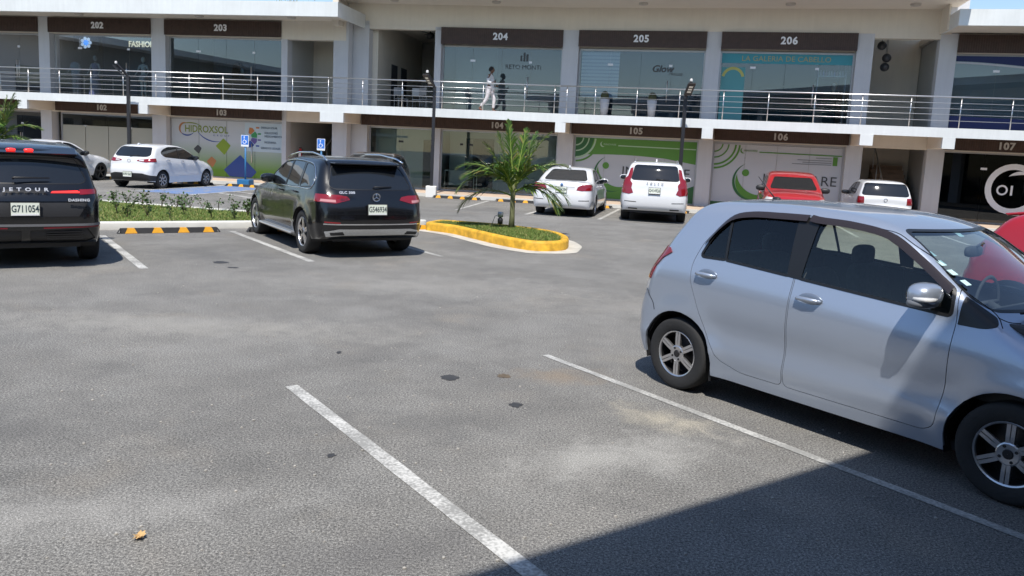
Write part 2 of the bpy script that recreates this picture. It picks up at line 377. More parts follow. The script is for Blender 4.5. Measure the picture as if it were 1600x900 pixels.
def make_car(name, sp, loc, head, label, group=None, cat='car'):
    rz = math.atan2(head[1], head[0]); root = empty(name, (loc[0], loc[1], 0), rz, label=label, cat=cat, group=group)
    sh = Shell(sp); wb = sp['wb']; hw = sp['hw']; ra, zc = sp['arch']; paint = sp['paint']; seams = sp.get('seams', True)
    sides = ((1, 'left'), (-1, 'right'))
    side_f = lambda sg: (lambda c, n: c.y * sg > .25 and n.y * sg > .12)
    for sg, sn in sides:
        sf = side_f(sg)
        for k, d in enumerate(sp.get('doors', [])):
            p = rpoly(d, sp.get('door_r', .05), 3)
            if seams: sh.cut(p, 'y', sf, 'seam'); p = inset(p, .0042)
            sh.cut(p, 'y', sf, f'door{k}{sn}')
        for k, (poly, r, dk) in enumerate(sp.get('windows', [])):
            p = rpoly(poly, r, 4)
            if dk != 'q': sh.cut(inset(p, -.02), 'y', sf, f'trim{dk}{sn}' if dk is not None else f'trimq{sn}')
            sh.cut(p, 'y', sf, f'win{k}{sn}')
        for poly in sp.get('pillars', []): sh.cut(poly, 'y', sf, f'trim{sn}')
        for xw in (0, wb):
            if sp.get('cladding'):
                R2 = ra + .055; sh.cut([(xw + R2 * cos(a), max(zc + R2 * sin(a), .0)) for a in np.linspace(0, 2 * pi, 25)[:-1]], 'y', sf, 'cladding')
        if sp.get('cladding'): sh.cut([(-.3, .1), (wb + .3, .1), (wb + .3, sp['cladding']), (-.3, sp['cladding'])], 'y', lambda c, n: sf(c, n) and c.x > 0 and c.x < wb, 'cladding')
        for xw in (0, wb):
            pa = [(xw + ra * cos(a), zc + ra * sin(a)) for a in np.linspace(-.35, pi + .35, 22)]
            pa = [(xw + ra * 1.02, -.1)] + pa[1:-1] + [(xw - ra * 1.02, -.1)]
            sh.cut(pa, 'y', lambda c, n: c.y * sg > .2, 'hole')
        for (pn, m, poly, off, ymin) in sp.get('corner', []):
            sh.cut(poly, 'y', lambda c, n: c.y * sg > ymin and (n.x < .3 if poly[0][0] < 1 else n.x > -.3), f'{pn}|{sg}')
    rear_f = lambda c, n: n.x < -.12 and c.x < 1.0
    front_f = lambda c, n: n.x > .12 and c.x > wb * .4
    for key, filt in (('rear_glass', rear_f), ('windscreen', front_f)):
        if key in sp:
            p = rpoly(mirror_polys(sp[key]), sp.get('glass_r', .06), 4)
            lo = min(q[1] for q in sp[key]) - .05; ff = (lambda filt, lo: (lambda c, n: filt(c, n) and c.z > lo and abs(n.y) < .80))(filt, lo)
            sh.cut(inset(p, -.014), 'x', ff, 'trim' + key); sh.cut(p, 'x', ff, key)
    for end, key in ((-1, 'rear'), (1, 'front')):
        for (pn, m, poly, mir, xlim, off) in sp.get(key, []):
            for sg in ((1, -1) if mir else (1,)):
                p = [(y * sg, z) for y, z in poly]
                if end < 0:
                    ff = lambda c, n: c.x < xlim and (c.y * sg > -.02 or not mir) and n.x < .35
                else:
                    ff = lambda c, n: c.x > xlim and (c.y * sg > -.02 or not mir) and n.x > -.35
                if xlim is not None and mir:
                    z0, z1 = min(q[1] for q in poly), max(q[1] for q in poly)
                    fs = [f for f in sh.bm.faces if (lambda c: abs(c.x - xlim) < .12 and z0 - .1 < c.z < z1 + .1)(f.calc_center_median())]
                    g = set(fs)
                    for f in fs: g.update(f.edges); g.update(f.verts)
                    if g: bmesh.ops.bisect_plane(sh.bm, geom=list(g), dist=1e-5, plane_co=(xlim, 0, 0), plane_no=(1, 0, 0))
                sh.cut(p, 'x', ff, f'{pn}|{sg if mir else 0}')
    sh.freeze(); body = sh.part('body', [None], paint, root, skirt=.02)
    if 'seam' in sh.T: sh.part('panel_gap', ['seam'], M_SEAM, root, off=-.006)
    sh.part('wheel_arch_cladding', ['cladding'], M_BLK, root, off=.006, skirt=.02)
    for t_ in ('trimrear_glass', 'trimwindscreen', 'trimqleft', 'trimqright'): sh.part('window_trim', [t_], M_TRIM, root, off=.002, skirt=.01)
    for sg, sn in sides:
        sh.part('pillar_trim', [f'trim{sn}'], M_TRIM, root, off=.002)
        drs = []
        for k, d in enumerate(sp.get('doors', [])):
            dr = sh.part('door', [f'door{k}{sn}'], paint, root, skirt=.012); drs.append(dr)
            if not dr: continue
            sh.part('window_trim', [f'trim{k}{sn}'], M_TRIM, dr, off=.002, skirt=.008)
            hx, hz = sp['handles'][k]; hy = sh.Y(hx, hz) * sg
            h = MB(); h.tube([(hx - .09, hy + sg * .004, hz), (hx - .075, hy + sg * .03, hz + .004), (hx, hy + sg * .036, hz + .006), (hx + .075, hy + sg * .03, hz + .004), (hx + .09, hy + sg * .004, hz)], [.012, .015, .016, .015, .012], 8)
            h.build('door_handle', sp.get('handle_m', paint), dr, True)
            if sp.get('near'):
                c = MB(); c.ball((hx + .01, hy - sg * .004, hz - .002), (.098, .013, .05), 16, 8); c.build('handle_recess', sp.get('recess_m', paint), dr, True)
        for k, (poly, r, dk) in enumerate(sp.get('windows', [])):
            par = drs[dk] if isinstance(dk, int) and dk < len(drs) and drs[dk] else root
            sh.part('window', [f'win{k}{sn}'], M_TRIM if dk == 'q' else sp.get('glass', M_TINT), par, off=-.004 if dk != 'q' else .003)
        # mirror
        if 'mirror' in sp:
            mx, mz, mm = sp['mirror']; my = (sh.Y(mx, mz - .06) if sp.get('near') else hw - .105) * sg; sc = sp.get('mirror_s', 1.)
            b = MB(); b.ball((mx - .01, my + sg * .115 * sc, mz + .03), (.085 * sc if sp.get('near') else .075 * sc, .125 * sc, .072 * sc), 18, 12, .78); mo = b.build('wing_mirror', mm, root, True)
            b = MB(); b.box(mx - .03, mx + .03, min(my - sg * .03, my + sg * .06), max(my - sg * .03, my + sg * .06), mz - .045, mz - .015); b.build('mirror_arm', M_BLK, mo)
            b = MB(); b.ball((mx - .062 * sc, my + sg * .115 * sc, mz + .03), (.03 * sc, .105 * sc, .058 * sc), 14, 8, .75); b.build('mirror_glass', M_TINT, mo, True)
            if sp.get('near'):
                b = MB(); b.ball((mx + .02, my + sg * .175, mz + .012), (.062, .075, .018), 12, 8, .7); b.build('indicator', M_CLEAR, mo, True)
                b = MB(); b.ball((mx - .01, my + sg * .13, mz - .018), (.072, .118, .03), 14, 8, .7); b.build('mirror_base', mat('mirror_under', (.16, .17, .19), .4), mo, True)
    sh.part('rear_window', ['rear_glass'], sp.get('rglass', sp.get('glass', M_TINT)), root, off=-.003)
    sh.part('windscreen', ['windscreen'], sp.get('wglass', sp.get('glass', M_TINT)), root, off=-.003)
    done = set()
    for key in ('rear', 'front'):
        for (pn, m, poly, mir, xlim, off) in sp.get(key, []):
            for sg in ((1, -1) if mir else (0,)):
                if (pn, sg) in done: continue
                done.add((pn, sg)); sh.part(pn.split('#')[0], [f'{pn}|{sg}'], m, root, off=off, skirt=.012)
    for (pn, m, poly, off, ymin) in sp.get('corner', []):
        for sg in (1, -1): sh.part(pn.split('#')[0], [f'{pn}|{sg}'], m, root, off=off, skirt=.014)
    # underside, wheel wells, wheels
    x0 = sp['sil'][0][0]; x1 = sp['sil'][-1][0]
    u = MB(); u.box(ra * .9, wb - ra * .9, -hw * .86, hw * .86, .19, .24); u.box(x0 + .06, -ra * .95, -hw * .7, hw * .7, .27, .33); u.box(wb + ra * .95, x1 - .06, -hw * .7, hw * .7, .24, .3)
    u.box(-ra, ra, -hw * .5, hw * .5, .24, .32); u.box(wb - ra, wb + ra, -hw * .5, hw * .5, .22, .32); u.build('underbody', M_BLK, root)
    tr = sp['tyre'][1] / 2
    for xw in (0, wb):
        for sg, sn in sides:
            w = MB(); yo = sh.Y(xw + ra, zc) * sg; yi = sg * (hw - .36); a = np.linspace(-.3, pi + .3, 18); vs = []; fs = []
            for t in a:
                for yy, rr_ in ((yo - sg * .012, ra + .004), (yi, ra + .004)): vs.append((xw + rr_ * cos(t), yy, zc + rr_ * sin(t)))
            for i in range(17): fs.append((2 * i, 2 * i + 1, 2 * i + 3, 2 * i + 2))
            fs.append(tuple(2 * i + 1 for i in range(18)))
            for i in range(18):      # follow the skin at the outer edge
                X, Y_, Z = vs[2 * i]; vs[2 * i] = (X, sg * (sh.Y(X, max(Z, .25)) - .008), Z)
            w.add(vs, fs); w.build('wheel_well', M_BLK, root)
            make_wheel(root, xw, sg * (sp.get('track', hw - .02) - tr), sp, sg)
    if 'plate' in sp:
        px, pz, txt, tilt = sp['plate']; py = sp.get('plate_y', 0)
        P = empty('license_plate', (px, py, pz), 0, root); P.rotation_euler = (0, tilt, 0)
        b = MB(); b.cur = 1; b.box(-.006, .004, -.17, .17, -.095, .095); b.cur = 0; b.box(-.012, -.005, -.158, .158, -.08, .085); b.build('plate_board', [M_PLATE, M_BLK], P)
        text('plate_number', txt, .125, M_PLTXT, axes((-.0135, 0, .004), (0, -1, 0), (0, 0, 1)), P, .0012, bold=.002, sx=.66)
        b = MB(); b.box(-.0145, -.012, -.15, .15, -.078, -.056); b.build('plate_strip', mat('strip_white', (.75, .75, .75), .4), P)
    return root, sh
def mark(root, body, size, m, x, y, z, tilt=0, space=1., sx=1., name='badge_lettering', bold=0.002):
    mw = Matrix.Translation((x, y, z)) @ Matrix.Rotation(tilt, 4, 'Y') @ axes((0, 0, 0), (0, -1, 0), (0, 0, 1))
    return text(name, body, size, m, mw, root, .003, bold=bold, sx=sx, space=space)
def paint(name, col, rough=.3, metal=.5, coat=1.): return mat(name, col, rough, metal, coat, bump=.02, bscale=900)
P_SILV = paint('paint_ice_silver', (.42, .475, .575), .32, .58)
P_BLACK = paint('paint_black', (.005, .005, .006), .22, .0, .55)
P_WHITE = paint('paint_white', (.71, .72, .74), .3, .0)
P_RED = paint('paint_red', (.42, .012, .02), .3, .15)
P_GREY = paint('paint_graphite', (.05, .047, .046), .3, .5)

# ---- the silver hatchback in front
def ysc(x, z, t):
    return -.022 * math.exp(-((z - .56) / .11) ** 2) * (1 if .3 < x < 2.2 else max(0, 1 - min(abs(x - .3), abs(x - 2.2)) / .3)) + .010 * math.exp(-((z - .41) / .035) ** 2)
YAR = dict(N=150, nC=20, wb=2.46, hw=.845, ztop=1.575, zbot=.2, arch=(.352, .292), paint=P_SILV, near=True, lugs=4, wn=48,
    sil=[(-.47, .25, .03, .10), (-.56, .36, .06, .16), (-.585, .50, .08, .20), (-.575, .64, .08, .20), (-.535, .74, .08, .18), (-.495, .90, .10, .20), (-.44, 1.04, .11, .18), (-.305, 1.24, .11, .16), (-.175, 1.415, .10, .14),
         (-.03, 1.525, .045, .11), (.4, 1.575, .035, .09), (.95, 1.583, .035, .09), (1.45, 1.55, .045, .09), (1.68, 1.488, .07, .09), (2.05, 1.27, .12, .08), (2.46, 1.05, .13, .10), (2.62, .99, .08, .16), (2.9, .91, .07, .2), (3.08, .80, .10, .24), (3.17, .64, .14, .26), (3.195, .48, .14, .26), (3.15, .34, .10, .2), (3.06, .24, .05, .15)],
    plan=[(-.6, .80), (-.3, .825), (.1, .84), (1., .845), (2.2, .845), (2.7, .825), (3.0, .79), (3.2, .74)],
    belt=[(-.6, 1.07), (0, 1.085), (1., 1.05), (2., .985), (2.5, .95), (3.2, .75)],
    low=[(-.2, .93), (0, .945), (.12, .968), (.24, .985), (.4, .992), (.6, 1.), (.78, .995), (.88, .975), (1, .938)],
    high=[(0, 0), (.12, .015), (.5, .075), (.8, .135), (1, .19), (1.4, .26)], sculpt=ysc, flare=.022,
    doors=[[(.985, .285), (.985, 1.10), (1.03, 1.502), (1.30, 1.492), (1.60, 1.455), (1.84, 1.33), (2.06, 1.18), (2.09, .98), (2.085, .60), (2.05, .33), (1.98, .285)],
           [(.62, .285), (.42, .34), (.30, .50), (.19, .70), (.08, .92), (.07, 1.05), (.13, 1.21), (.29, 1.425), (.42, 1.485), (.75, 1.505), (1.024, 1.503), (.978, 1.10), (.978, .285)]],
    handles=[(1.13, .94), (.235, .975)],
    windows=[([(1.02, 1.078), (1.055, 1.476), (1.32, 1.462), (1.58, 1.42), (1.82, 1.285), (2.03, 1.145), (2.04, 1.015)], [.02, .02, .1, .1, .1, .03, .02], 0),
             ([(.145, 1.115), (.22, 1.28), (.325, 1.405), (.365, 1.12)], [.03, .05, .03, .01], 1),
             ([(.385, 1.118), (.345, 1.42), (.46, 1.462), (.90, 1.476), (.925, 1.085)], [.01, .02, .06, .02, .01], 1),
             ([(2.095, 1.13), (2.28, 1.03), (2.31, .99), (2.24, .965), (2.095, .965)], [.01, .03, .04, .05, .01], 'q')],
    pillars=[[(.92, 1.068), (.89, 1.49), (1.06, 1.49), (1.03, 1.06)]],
    windscreen=[(.675, 1.07), (.71, 1.11), (.585, 1.448), (.54, 1.462)], rear_glass=[(.50, 1.40), (.60, 1.08)],
    glass=M_CGLASS, wglass=M_CGLASSB, mirror=(1.945, 1.095, P_SILV), recess_m=mat('recess_shade_silver', (.22, .26, .33), .35, .5),  # shade of the handle recess is put in as a darker silver
    corner=[('tail_lamp', M_RED, [(-.7, .86), (-.345, .86), (-.315, .96), (-.25, 1.045), (-.165, 1.10), (-.20, 1.135), (-.28, 1.135), (-.7, 1.10)], .010, .50), ('reverse_lamp', M_CLEAR, [(-.7, .77), (-.37, .77), (-.347, .858), (-.7, .858)], .006, .52)],
    tyre=(.292, .178, (6, True, M_ALLOY, .0105), .188), track=.835)
h = Vector((.603, -.798)); n_ = Vector((-.798, -.603))
y_loc = Vector((1.42, 6.30)) - n_ * .835 - h * .065 + Vector((-.02, -.10))
yar, ysh = make_car('silver_hatchback', YAR, y_loc, h, 'silver blue five door hatchback parked nearest, half in the building shadow')
# rain visors over the side windows
for sg in (-1, 1):
    for path in ([(.985, 1.502), (1.04, 1.494), (1.30, 1.484), (1.58, 1.440), (1.82, 1.310), (2.03, 1.168)], [(.16, 1.23), (.25, 1.36), (.34, 1.444), (.48, 1.480), (.75, 1.494), (.965, 1.499)]):
        vs = []; fs = []
        pts = catmull(path, 24)
        for i, (x, z) in enumerate(pts):
            for dz, do in ((.010, .003), (-.006, .016), (-.034, .022)):
                vs.append((x + (.35 * dz if x > 1.6 else 0), sg * (ysh.Y(x, z + dz) + do), z + dz))
        for i in range(len(pts) - 1):
            for k in range(2): fs.append((3 * i + k, 3 * i + k + 1, 3 * i + 4 + k, 3 * i + 3 + k))
        mobj('rain_visor', vs, fs, mat('smoked_acrylic', (.030, .022, .021), .15, coat=.4), yar, True)
# cabin
ysh.part('headliner', [None], mat('headliner', (.30, .30, .29), .9), yar, off=-.035, zmin=1.12)
ysh.part('inner_panel', [None, 'door0left', 'door0right', 'door1left', 'door1right'], M_INT, yar, off=-.05)
def seat(x, y, w, rear=False):
    st = empty('seat', (x, y, .3), 0, yar)
    b = MB(); b.ball((.1, 0, .14), (.27, w, .1), 16, 10, .5); b.build('cushion', M_SEAT, st, True)
    b = MB(xf=lambda X, Y, Z: (X - .22 * Z - .12, Y, Z + .18)); b.ball((0, 0, .30), (.075, w, .33), 18, 12, .45); b.build('backrest', M_SEAT, st, True)
    for dy in ((-.36, .36) if rear else (0,)):
        b = MB(); b.ball((-.29, dy, .865), (.05, .13, .085), 14, 10, .6); b.tube([(-.28, dy - .05, .76), (-.285, dy - .05, .85)], .007, 6); b.tube([(-.28, dy + .05, .76), (-.285, dy + .05, .85)], .007, 6); b.build('headrest', M_SEAT, st, True)
seat(1.12, .36, .25); seat(1.12, -.36, .25); seat(.28, 0, .62, True)
b = MB(); b.prism([(1.95, .55), (1.88, .80), (1.92, .96), (2.1, 1.02), (2.5, 1.0), (2.5, .5)], -.72, .72); bevel(b.build('dashboard', M_INT, yar), .03)
b = MB(); b.lathe([(.17, 0), (.185, .012), (.2, 0), (.185, -.012), (.17, 0)], 24, ax='x', cx=1.78, cy=.36, cz=.95); b.box(1.77, 1.80, .20, .52, .94, .965); b.tube([(1.79, .36, .95), (1.98, .36, .86)], .03, 8); b.build('steering_wheel', M_INT, yar, True)
b = MB(); b.ball((1.80, 0, 1.335), (.02, .12, .038), 12, 8, .6); b.tube([(1.81, 0, 1.36), (1.86, 0, 1.40)], .008, 6); b.build('rear_view_mirror', M_INT, yar, True)
# stickers, antenna, wiper
def ws_pt(y, x):
    lo = 1.0; zz = np.interp(x, [1.68, 2.05, 2.46], [1.455, 1.27, 1.05]); return zz
M_STK = mat('sticker', (.55, .78, .78), .4)
for k, (yy, xx) in enumerate(((-.60, 1.80), (-.625, 1.88), (-.645, 1.96), (-.66, 2.05), (-.1, 1.735))):
    zz = ws_pt(yy, xx) - .12 * (abs(yy) / .75) ** 2 * .95; s_ = Vector((.85, 0, -.5)).normalized()
    c = Vector((xx, yy, zz + .012)); t = Vector((0, 1, 0)); q = [c + s_ * a * .025 + t * b_ * .034 + Vector((.004, 0, .008)) for a, b_ in ((-1, -1), (1, -1), (1, 1), (-1, 1))]
    mobj('sticker', q, [(0, 1, 2, 3)], M_STK, yar)
b = MB(); b.tube([(.22, 0, 1.565), (.02, .02, 1.74)], [.006, .003], 6); b.ball((.23, 0, 1.568), (.04, .025, .018), 10, 6); b.build('antenna', M_BLK, yar, True)
for y0 in (.55, -.08):
    b = MB(); b.tube([(2.52, y0, 1.03), (2.44, y0 - .1, 1.075), (2.36, y0 - .55, 1.11 if y0 > 0 else 1.07)], .008, 6); b.build('wiper', M_BLK, yar, True)
for sg in (1, -1):
    for path in ([(-.365, .765), (-.34, .72), (-.29, .665), (-.262, .61)], [(2.42, 1.035), (2.36, 1.03), (2.30, 1.045)], [(2.12, 1.15), (2.16, 1.13), (2.30, 1.05), (2.335, .99)]):
        b = MB(); b.tube([(x, sg * (ysh.Y(x, z) + .0006), z) for x, z in catmull(path, 14)], .0028, 5); b.build('panel_seam', M_SEAM, yar)
b = MB(); b.box(.32, .34, -.80, -.66, .15, .26); b.build('mud_flap', M_BLK, yar)
for sg in (1, -1):
    b = MB(); b.ball((2.93, sg * .62, .70), (.2, .13, .10), 14, 10, .7); b.build('headlight', M_CLEAR, yar, True)
# ---------------------------------------------------------------- ground
def asphalt():
    m = bpy.data.materials.new('asphalt'); m.use_nodes = True; n = m.node_tree; L = n.links; p = n.nodes['Principled BSDF']; p.inputs['Roughness'].default_value = .88; p.inputs['Specular IOR Level'].default_value = .3
    tc = n.nodes.new('ShaderNodeTexCoord')
    def noise(sc, det=6, ro=.6, dist=0):
        z = n.nodes.new('ShaderNodeTexNoise'); z.inputs['Scale'].default_value = sc; z.inputs['Detail'].default_value = det; z.inputs['Roughness'].default_value = ro; z.inputs['Distortion'].default_value = dist; L.new(tc.outputs['Object'], z.inputs['Vector']); return z
    def ramp(src, a, b, ca, cb):
        r = n.nodes.new('ShaderNodeValToRGB'); r.color_ramp.elements[0].position = a; r.color_ramp.elements[1].position = b; r.color_ramp.elements[0].color = (*ca, 1); r.color_ramp.elements[1].color = (*cb, 1); L.new(src, r.inputs[0]); return r
    def mix(mode, f, a, b):
        x = n.nodes.new('ShaderNodeMix'); x.data_type = 'RGBA'; x.blend_type = mode
        if isinstance(f, float): x.inputs[0].default_value = f
        else: L.new(f, x.inputs[0])
        for s_, i in ((a, 6), (b, 7)):
            if isinstance(s_, tuple): x.inputs[i].default_value = (*s_, 1)
            else: L.new(s_, x.inputs[i])
        return x.outputs[2]
    def ramp2(src, a, b_, st):
        r = n.nodes.new('ShaderNodeMapRange'); r.interpolation_type = 'SMOOTHSTEP'; r.inputs[1].default_value = a; r.inputs[2].default_value = b_; r.inputs[3].default_value = st; r.inputs[4].default_value = 0; L.new(src, r.inputs[0]); return r.outputs[0]
    big = noise(.35, 5, .55, .15); mid = noise(2.2, 6, .65); fine = noise(72, 5, .75); grit = noise(150, 3, .65)
    c = ramp(big.outputs[0], .30, .70, (.150, .147, .141), (.222, .215, .202)).outputs[0]
    c = mix('MULTIPLY', 1., c, ramp(mid.outputs[0], .25, .75, (.86, .86, .86), (1.12, 1.11, 1.10)).outputs[0])
    dn = noise(.8, 4, .6, .4); c = mix('MIX', ramp(dn.outputs[0], .56, .78, (0, 0, 0), (.55, .55, .55)).outputs[0], c, (.27, .24, .20))
    pn = noise(.95, 9, .68, .25); c = mix('MIX', ramp(pn.outputs[0], .46, .63, (0, 0, 0), (.5, .5, .5)).outputs[0], c, (.25, .245, .233))
    kn = noise(1.4, 9, .66, .3); c = mix('MIX', ramp(kn.outputs[0], .52, .70, (0, 0, 0), (.45, .45, .45)).outputs[0], c, (.12, .118, .115))
    c = mix('MULTIPLY', 1., c, ramp(fine.outputs[0], .36, .64, (.46, .46, .47), (1.5, 1.49, 1.46)).outputs[0])
    vo = n.nodes.new('ShaderNodeTexVoronoi'); vo.inputs['Scale'].default_value = 21; L.new(tc.outputs['Object'], vo.inputs['Vector'])
    c = mix('MIX', ramp(vo.outputs['Distance'], .03, .10, (.8, .8, .8), (0, 0, 0)).outputs[0], c, mix('MIX', ramp(vo.outputs['Color'], .45, .55, (0, 0, 0), (1, 1, 1)).outputs[0], (.09, .09, .09), (.55, .53, .50)))
    wn = noise(3.2, 8, .7, .5)
    for (px, py, rx, ry, ang, st, col) in ((.75, 4.75, 1.15, .42, .5, .75, (.36, .35, .325)), (-2.4, 3.55, 1.7, .35, .2, .6, (.33, .32, .30)), (1.15, 5.45, .55, .30, -.6, .7, (.42, .38, .30)), (-.7, 5.15, 1.0, .4, .1, .55, (.12, .118, .114)), (-3.4, 4.7, 1.4, .5, .1, .5, (.125, .122, .118)), (-3.2, 7.6, 3.2, .6, .0, .5, (.33, .315, .285)), (.45, 6.45, .6, .32, .1, .6, (.25, .195, .14)), (2.6, 9.8, 3., 1.0, .1, .45, (.31, .29, .26)), (-1.2, 10.5, 3.5, .9, .1, .4, (.30, .285, .26)), (-4.8, 12.4, 1.6, 1.2, 0, .5, (.11, .11, .11)), (-.5, 3.4, .9, .35, .3, .5, (.125, .12, .118))):
        mp = n.nodes.new('ShaderNodeMapping'); mp.vector_type = 'TEXTURE'; mp.inputs['Location'].default_value = (px, py, 0); mp.inputs['Rotation'].default_value = (0, 0, ang); mp.inputs['Scale'].default_value = (rx, ry, 1); L.new(tc.outputs['Object'], mp.inputs[0])
        ln = n.nodes.new('ShaderNodeVectorMath'); ln.operation = 'LENGTH'; L.new(mp.outputs[0], ln.inputs[0])
        sb = n.nodes.new('ShaderNodeMath'); sb.operation = 'MULTIPLY_ADD'; sb.inputs[1].default_value = 2.6; L.new(wn.outputs[0], sb.inputs[0]); L.new(ln.outputs['Value'], sb.inputs[2])
        c = mix('MIX', ramp2(sb.outputs[0], 1.15, 2.35, st), c, col)
    c = mix('MULTIPLY', 1., c, ramp(grit.outputs[0], .40, .60, (.62, .62, .62), (1.38, 1.38, 1.38)).outputs[0]); c = mix('MULTIPLY', 1., c, ramp(fine.outputs[0], .36, .64, (.80, .80, .80), (1.2, 1.2, 1.2)).outputs[0])
    L.new(c, p.inputs['Base Color'])
    b = n.nodes.new('ShaderNodeBump'); b.inputs['Strength'].default_value = .5; b.inputs['Distance'].default_value = .006
    ad = n.nodes.new('ShaderNodeMath'); ad.operation = 'ADD'; L.new(fine.outputs[0], ad.inputs[0]); L.new(grit.outputs[0], ad.inputs[1]); L.new(ad.outputs[0], b.inputs['Height']); L.new(b.outputs[0], p.inputs['Normal']); return m
M_ASPH = asphalt()
GROUND = mobj('ground', [(-400, -200, 0), (400, -200, 0), (400, 500, 0), (-400, 500, 0)], [(0, 1, 2, 3)], M_ASPH, kind='structure')
def worn(name, col, wear=.5, sc=9):
    m = bpy.data.materials.new(name); m.use_nodes = True; n = m.node_tree; L = n.links; p = n.nodes['Principled BSDF']; p.inputs['Roughness'].default_value = .75
    tc = n.nodes.new('ShaderNodeTexCoord'); z = n.nodes.new('ShaderNodeTexNoise'); z.inputs['Scale'].default_value = 55; z.inputs['Detail'].default_value = 4; L.new(tc.outputs['Object'], z.inputs[0])
    z2 = n.nodes.new('ShaderNodeTexNoise'); z2.inputs['Scale'].default_value = sc * .3; z2.inputs['Detail'].default_value = 3; L.new(tc.outputs['Object'], z2.inputs[0])
    ad = n.nodes.new('ShaderNodeMath'); ad.operation = 'ADD'; L.new(z.outputs[0], ad.inputs[0]); L.new(z2.outputs[0], ad.inputs[1])
    r = n.nodes.new('ShaderNodeValToRGB'); r.color_ramp.elements[0].position = wear * .78; r.color_ramp.elements[1].position = wear * 1.05; r.color_ramp.elements[0].color = (.28, .275, .26, 1); r.color_ramp.elements[1].color = (*col, 1)
    h_ = n.nodes.new('ShaderNodeMath'); h_.operation = 'MULTIPLY'; h_.inputs[1].default_value = .5; L.new(ad.outputs[0], h_.inputs[0]); L.new(h_.outputs[0], r.inputs[0]); L.new(r.outputs[0], p.inputs['Base Color']); return m
M_LINE = worn('line_paint', (.60, .59, .56), .56); M_LINE2 = worn('line_paint_thin', (.55, .54, .51), .575); M_BLUE = worn('blue_paint', (.10, .20, .44), .52)
def strip(a, b, w, m, name='parking_line', z=.004, **k):
    a, b = Vector((*a, 0)), Vector((*b, 0)); d = (b - a).normalized(); q = Vector((-d.y, d.x, 0)) * w / 2; n = max(int((b - a).length / .25), 1); V = []; F = []; rr = random.Random(int(a.x * 100 + b.y * 77))
    for i in range(n + 1):
        c = a + (b - a) * i / n
        for s_ in (-1, 1): V.append(c + q * s_ * (1 + rr.uniform(-.07, .07)) + Vector((0, 0, z)))
    for i in range(n): F.append((2 * i, 2 * i + 2, 2 * i + 3, 2 * i + 1))
    return mobj(name, V, F, m, GROUND, **k)
def flat(pts, m, name, z=.004, parent=None, **k): return mobj(name, [(x, y, z) for x, y in pts], [tuple(range(len(pts)))], m, parent or GROUND, **k)
U = Vector((.577, -.817)); RW = Vector((.82, .572))
strip((-1.63, 5.82), (.55, 2.73), .10, M_LINE); strip((.35, 7.12), (3.4, 2.95), .075, M_LINE2)
strip((2.4, 8.6), (5.3, 4.5), .09, M_LINE2)
strip((-7.35, 14.02), (-5.06, 10.74), .115, M_LINE); strip((-5.58, 15.60), (-3.10, 12.13), .115, M_LINE); strip((-3.55, 16.75), (-1.21, 13.44), .10, M_LINE); strip((-9.6, 12.75), (-7.1, 9.2), .11, M_LINE)

def blob(x, y, rx, ry, m, name, seed, z=.003):
    r = random.Random(seed); pts = []
    for k in range(22):
        a = 2 * pi * k / 22; q = 1 + r.uniform(-.22, .22); pts.append((x + rx * q * cos(a), y + ry * q * sin(a)))
    return flat(pts, m, name, z)
M_OIL = mat('oil_stain', (.045, .044, .044), .6, var=.3, vscale=20); M_RUST = mat('rust_stain', (.12, .09, .06), .85, var=.3, vscale=15)
for k, (x, y, rx, ry) in enumerate(((-.46, 6.25, .07, .075), (.08, 5.63, .05, .055), (-1.02, 4.51, .025, .03), (-1.5, 6.86, .02, .045), (-4.33, 11.63, .13, .10), (-4.0, 11.2, .08, .05))): blob(x, y, rx, ry, M_OIL, 'oil_stain', k)
blob(-.02, 6.37, .055, .06, M_RUST, 'rust_stain', 9)
# pebbles and crumbs
rp = random.Random(3); pb = MB()
for k in range(420):
    Y = rp.uniform(2.6, 12); X = rp.uniform(-.62, .62) * Y; r = rp.uniform(.004, .011); pb.ball((X, Y, r * .4), (r, r * rp.uniform(.6, 1.2), r * .6), 5, 3)
pb.build('pebbles', mat('pebble', (.38, .36, .33), .9, var=.4, vscale=1.5), label='scattered small pale stones lying on the asphalt', cat='gravel', kind='stuff')
def dry_leaf(x, y, rz):
    e = empty('dry_leaf', (x, y, .004), rz, label='small curled tan dry leaf lying on the asphalt', cat='leaf')
    r = random.Random(5); V = []; F = []
    for k in range(9):
        a = k * .7; d = Vector((cos(a), sin(a), 0)); q = Vector((-sin(a), cos(a), 0)); b = len(V); l = r.uniform(.02, .034)
        V += [d * .0 + q * .006, d * l * .5 + q * .012 + Vector((0, 0, .02)), d * l + Vector((0, 0, r.uniform(.004, .03))), d * l * .5 - q * .012 + Vector((0, 0, .012)), -q * .006]; F.append((b, b + 1, b + 2, b + 3, b + 4))
    mobj('blade', V, F, mat('dry_leaf', (.55, .36, .16), .8), e)
dry_leaf(-1.65, 3.42, .4)

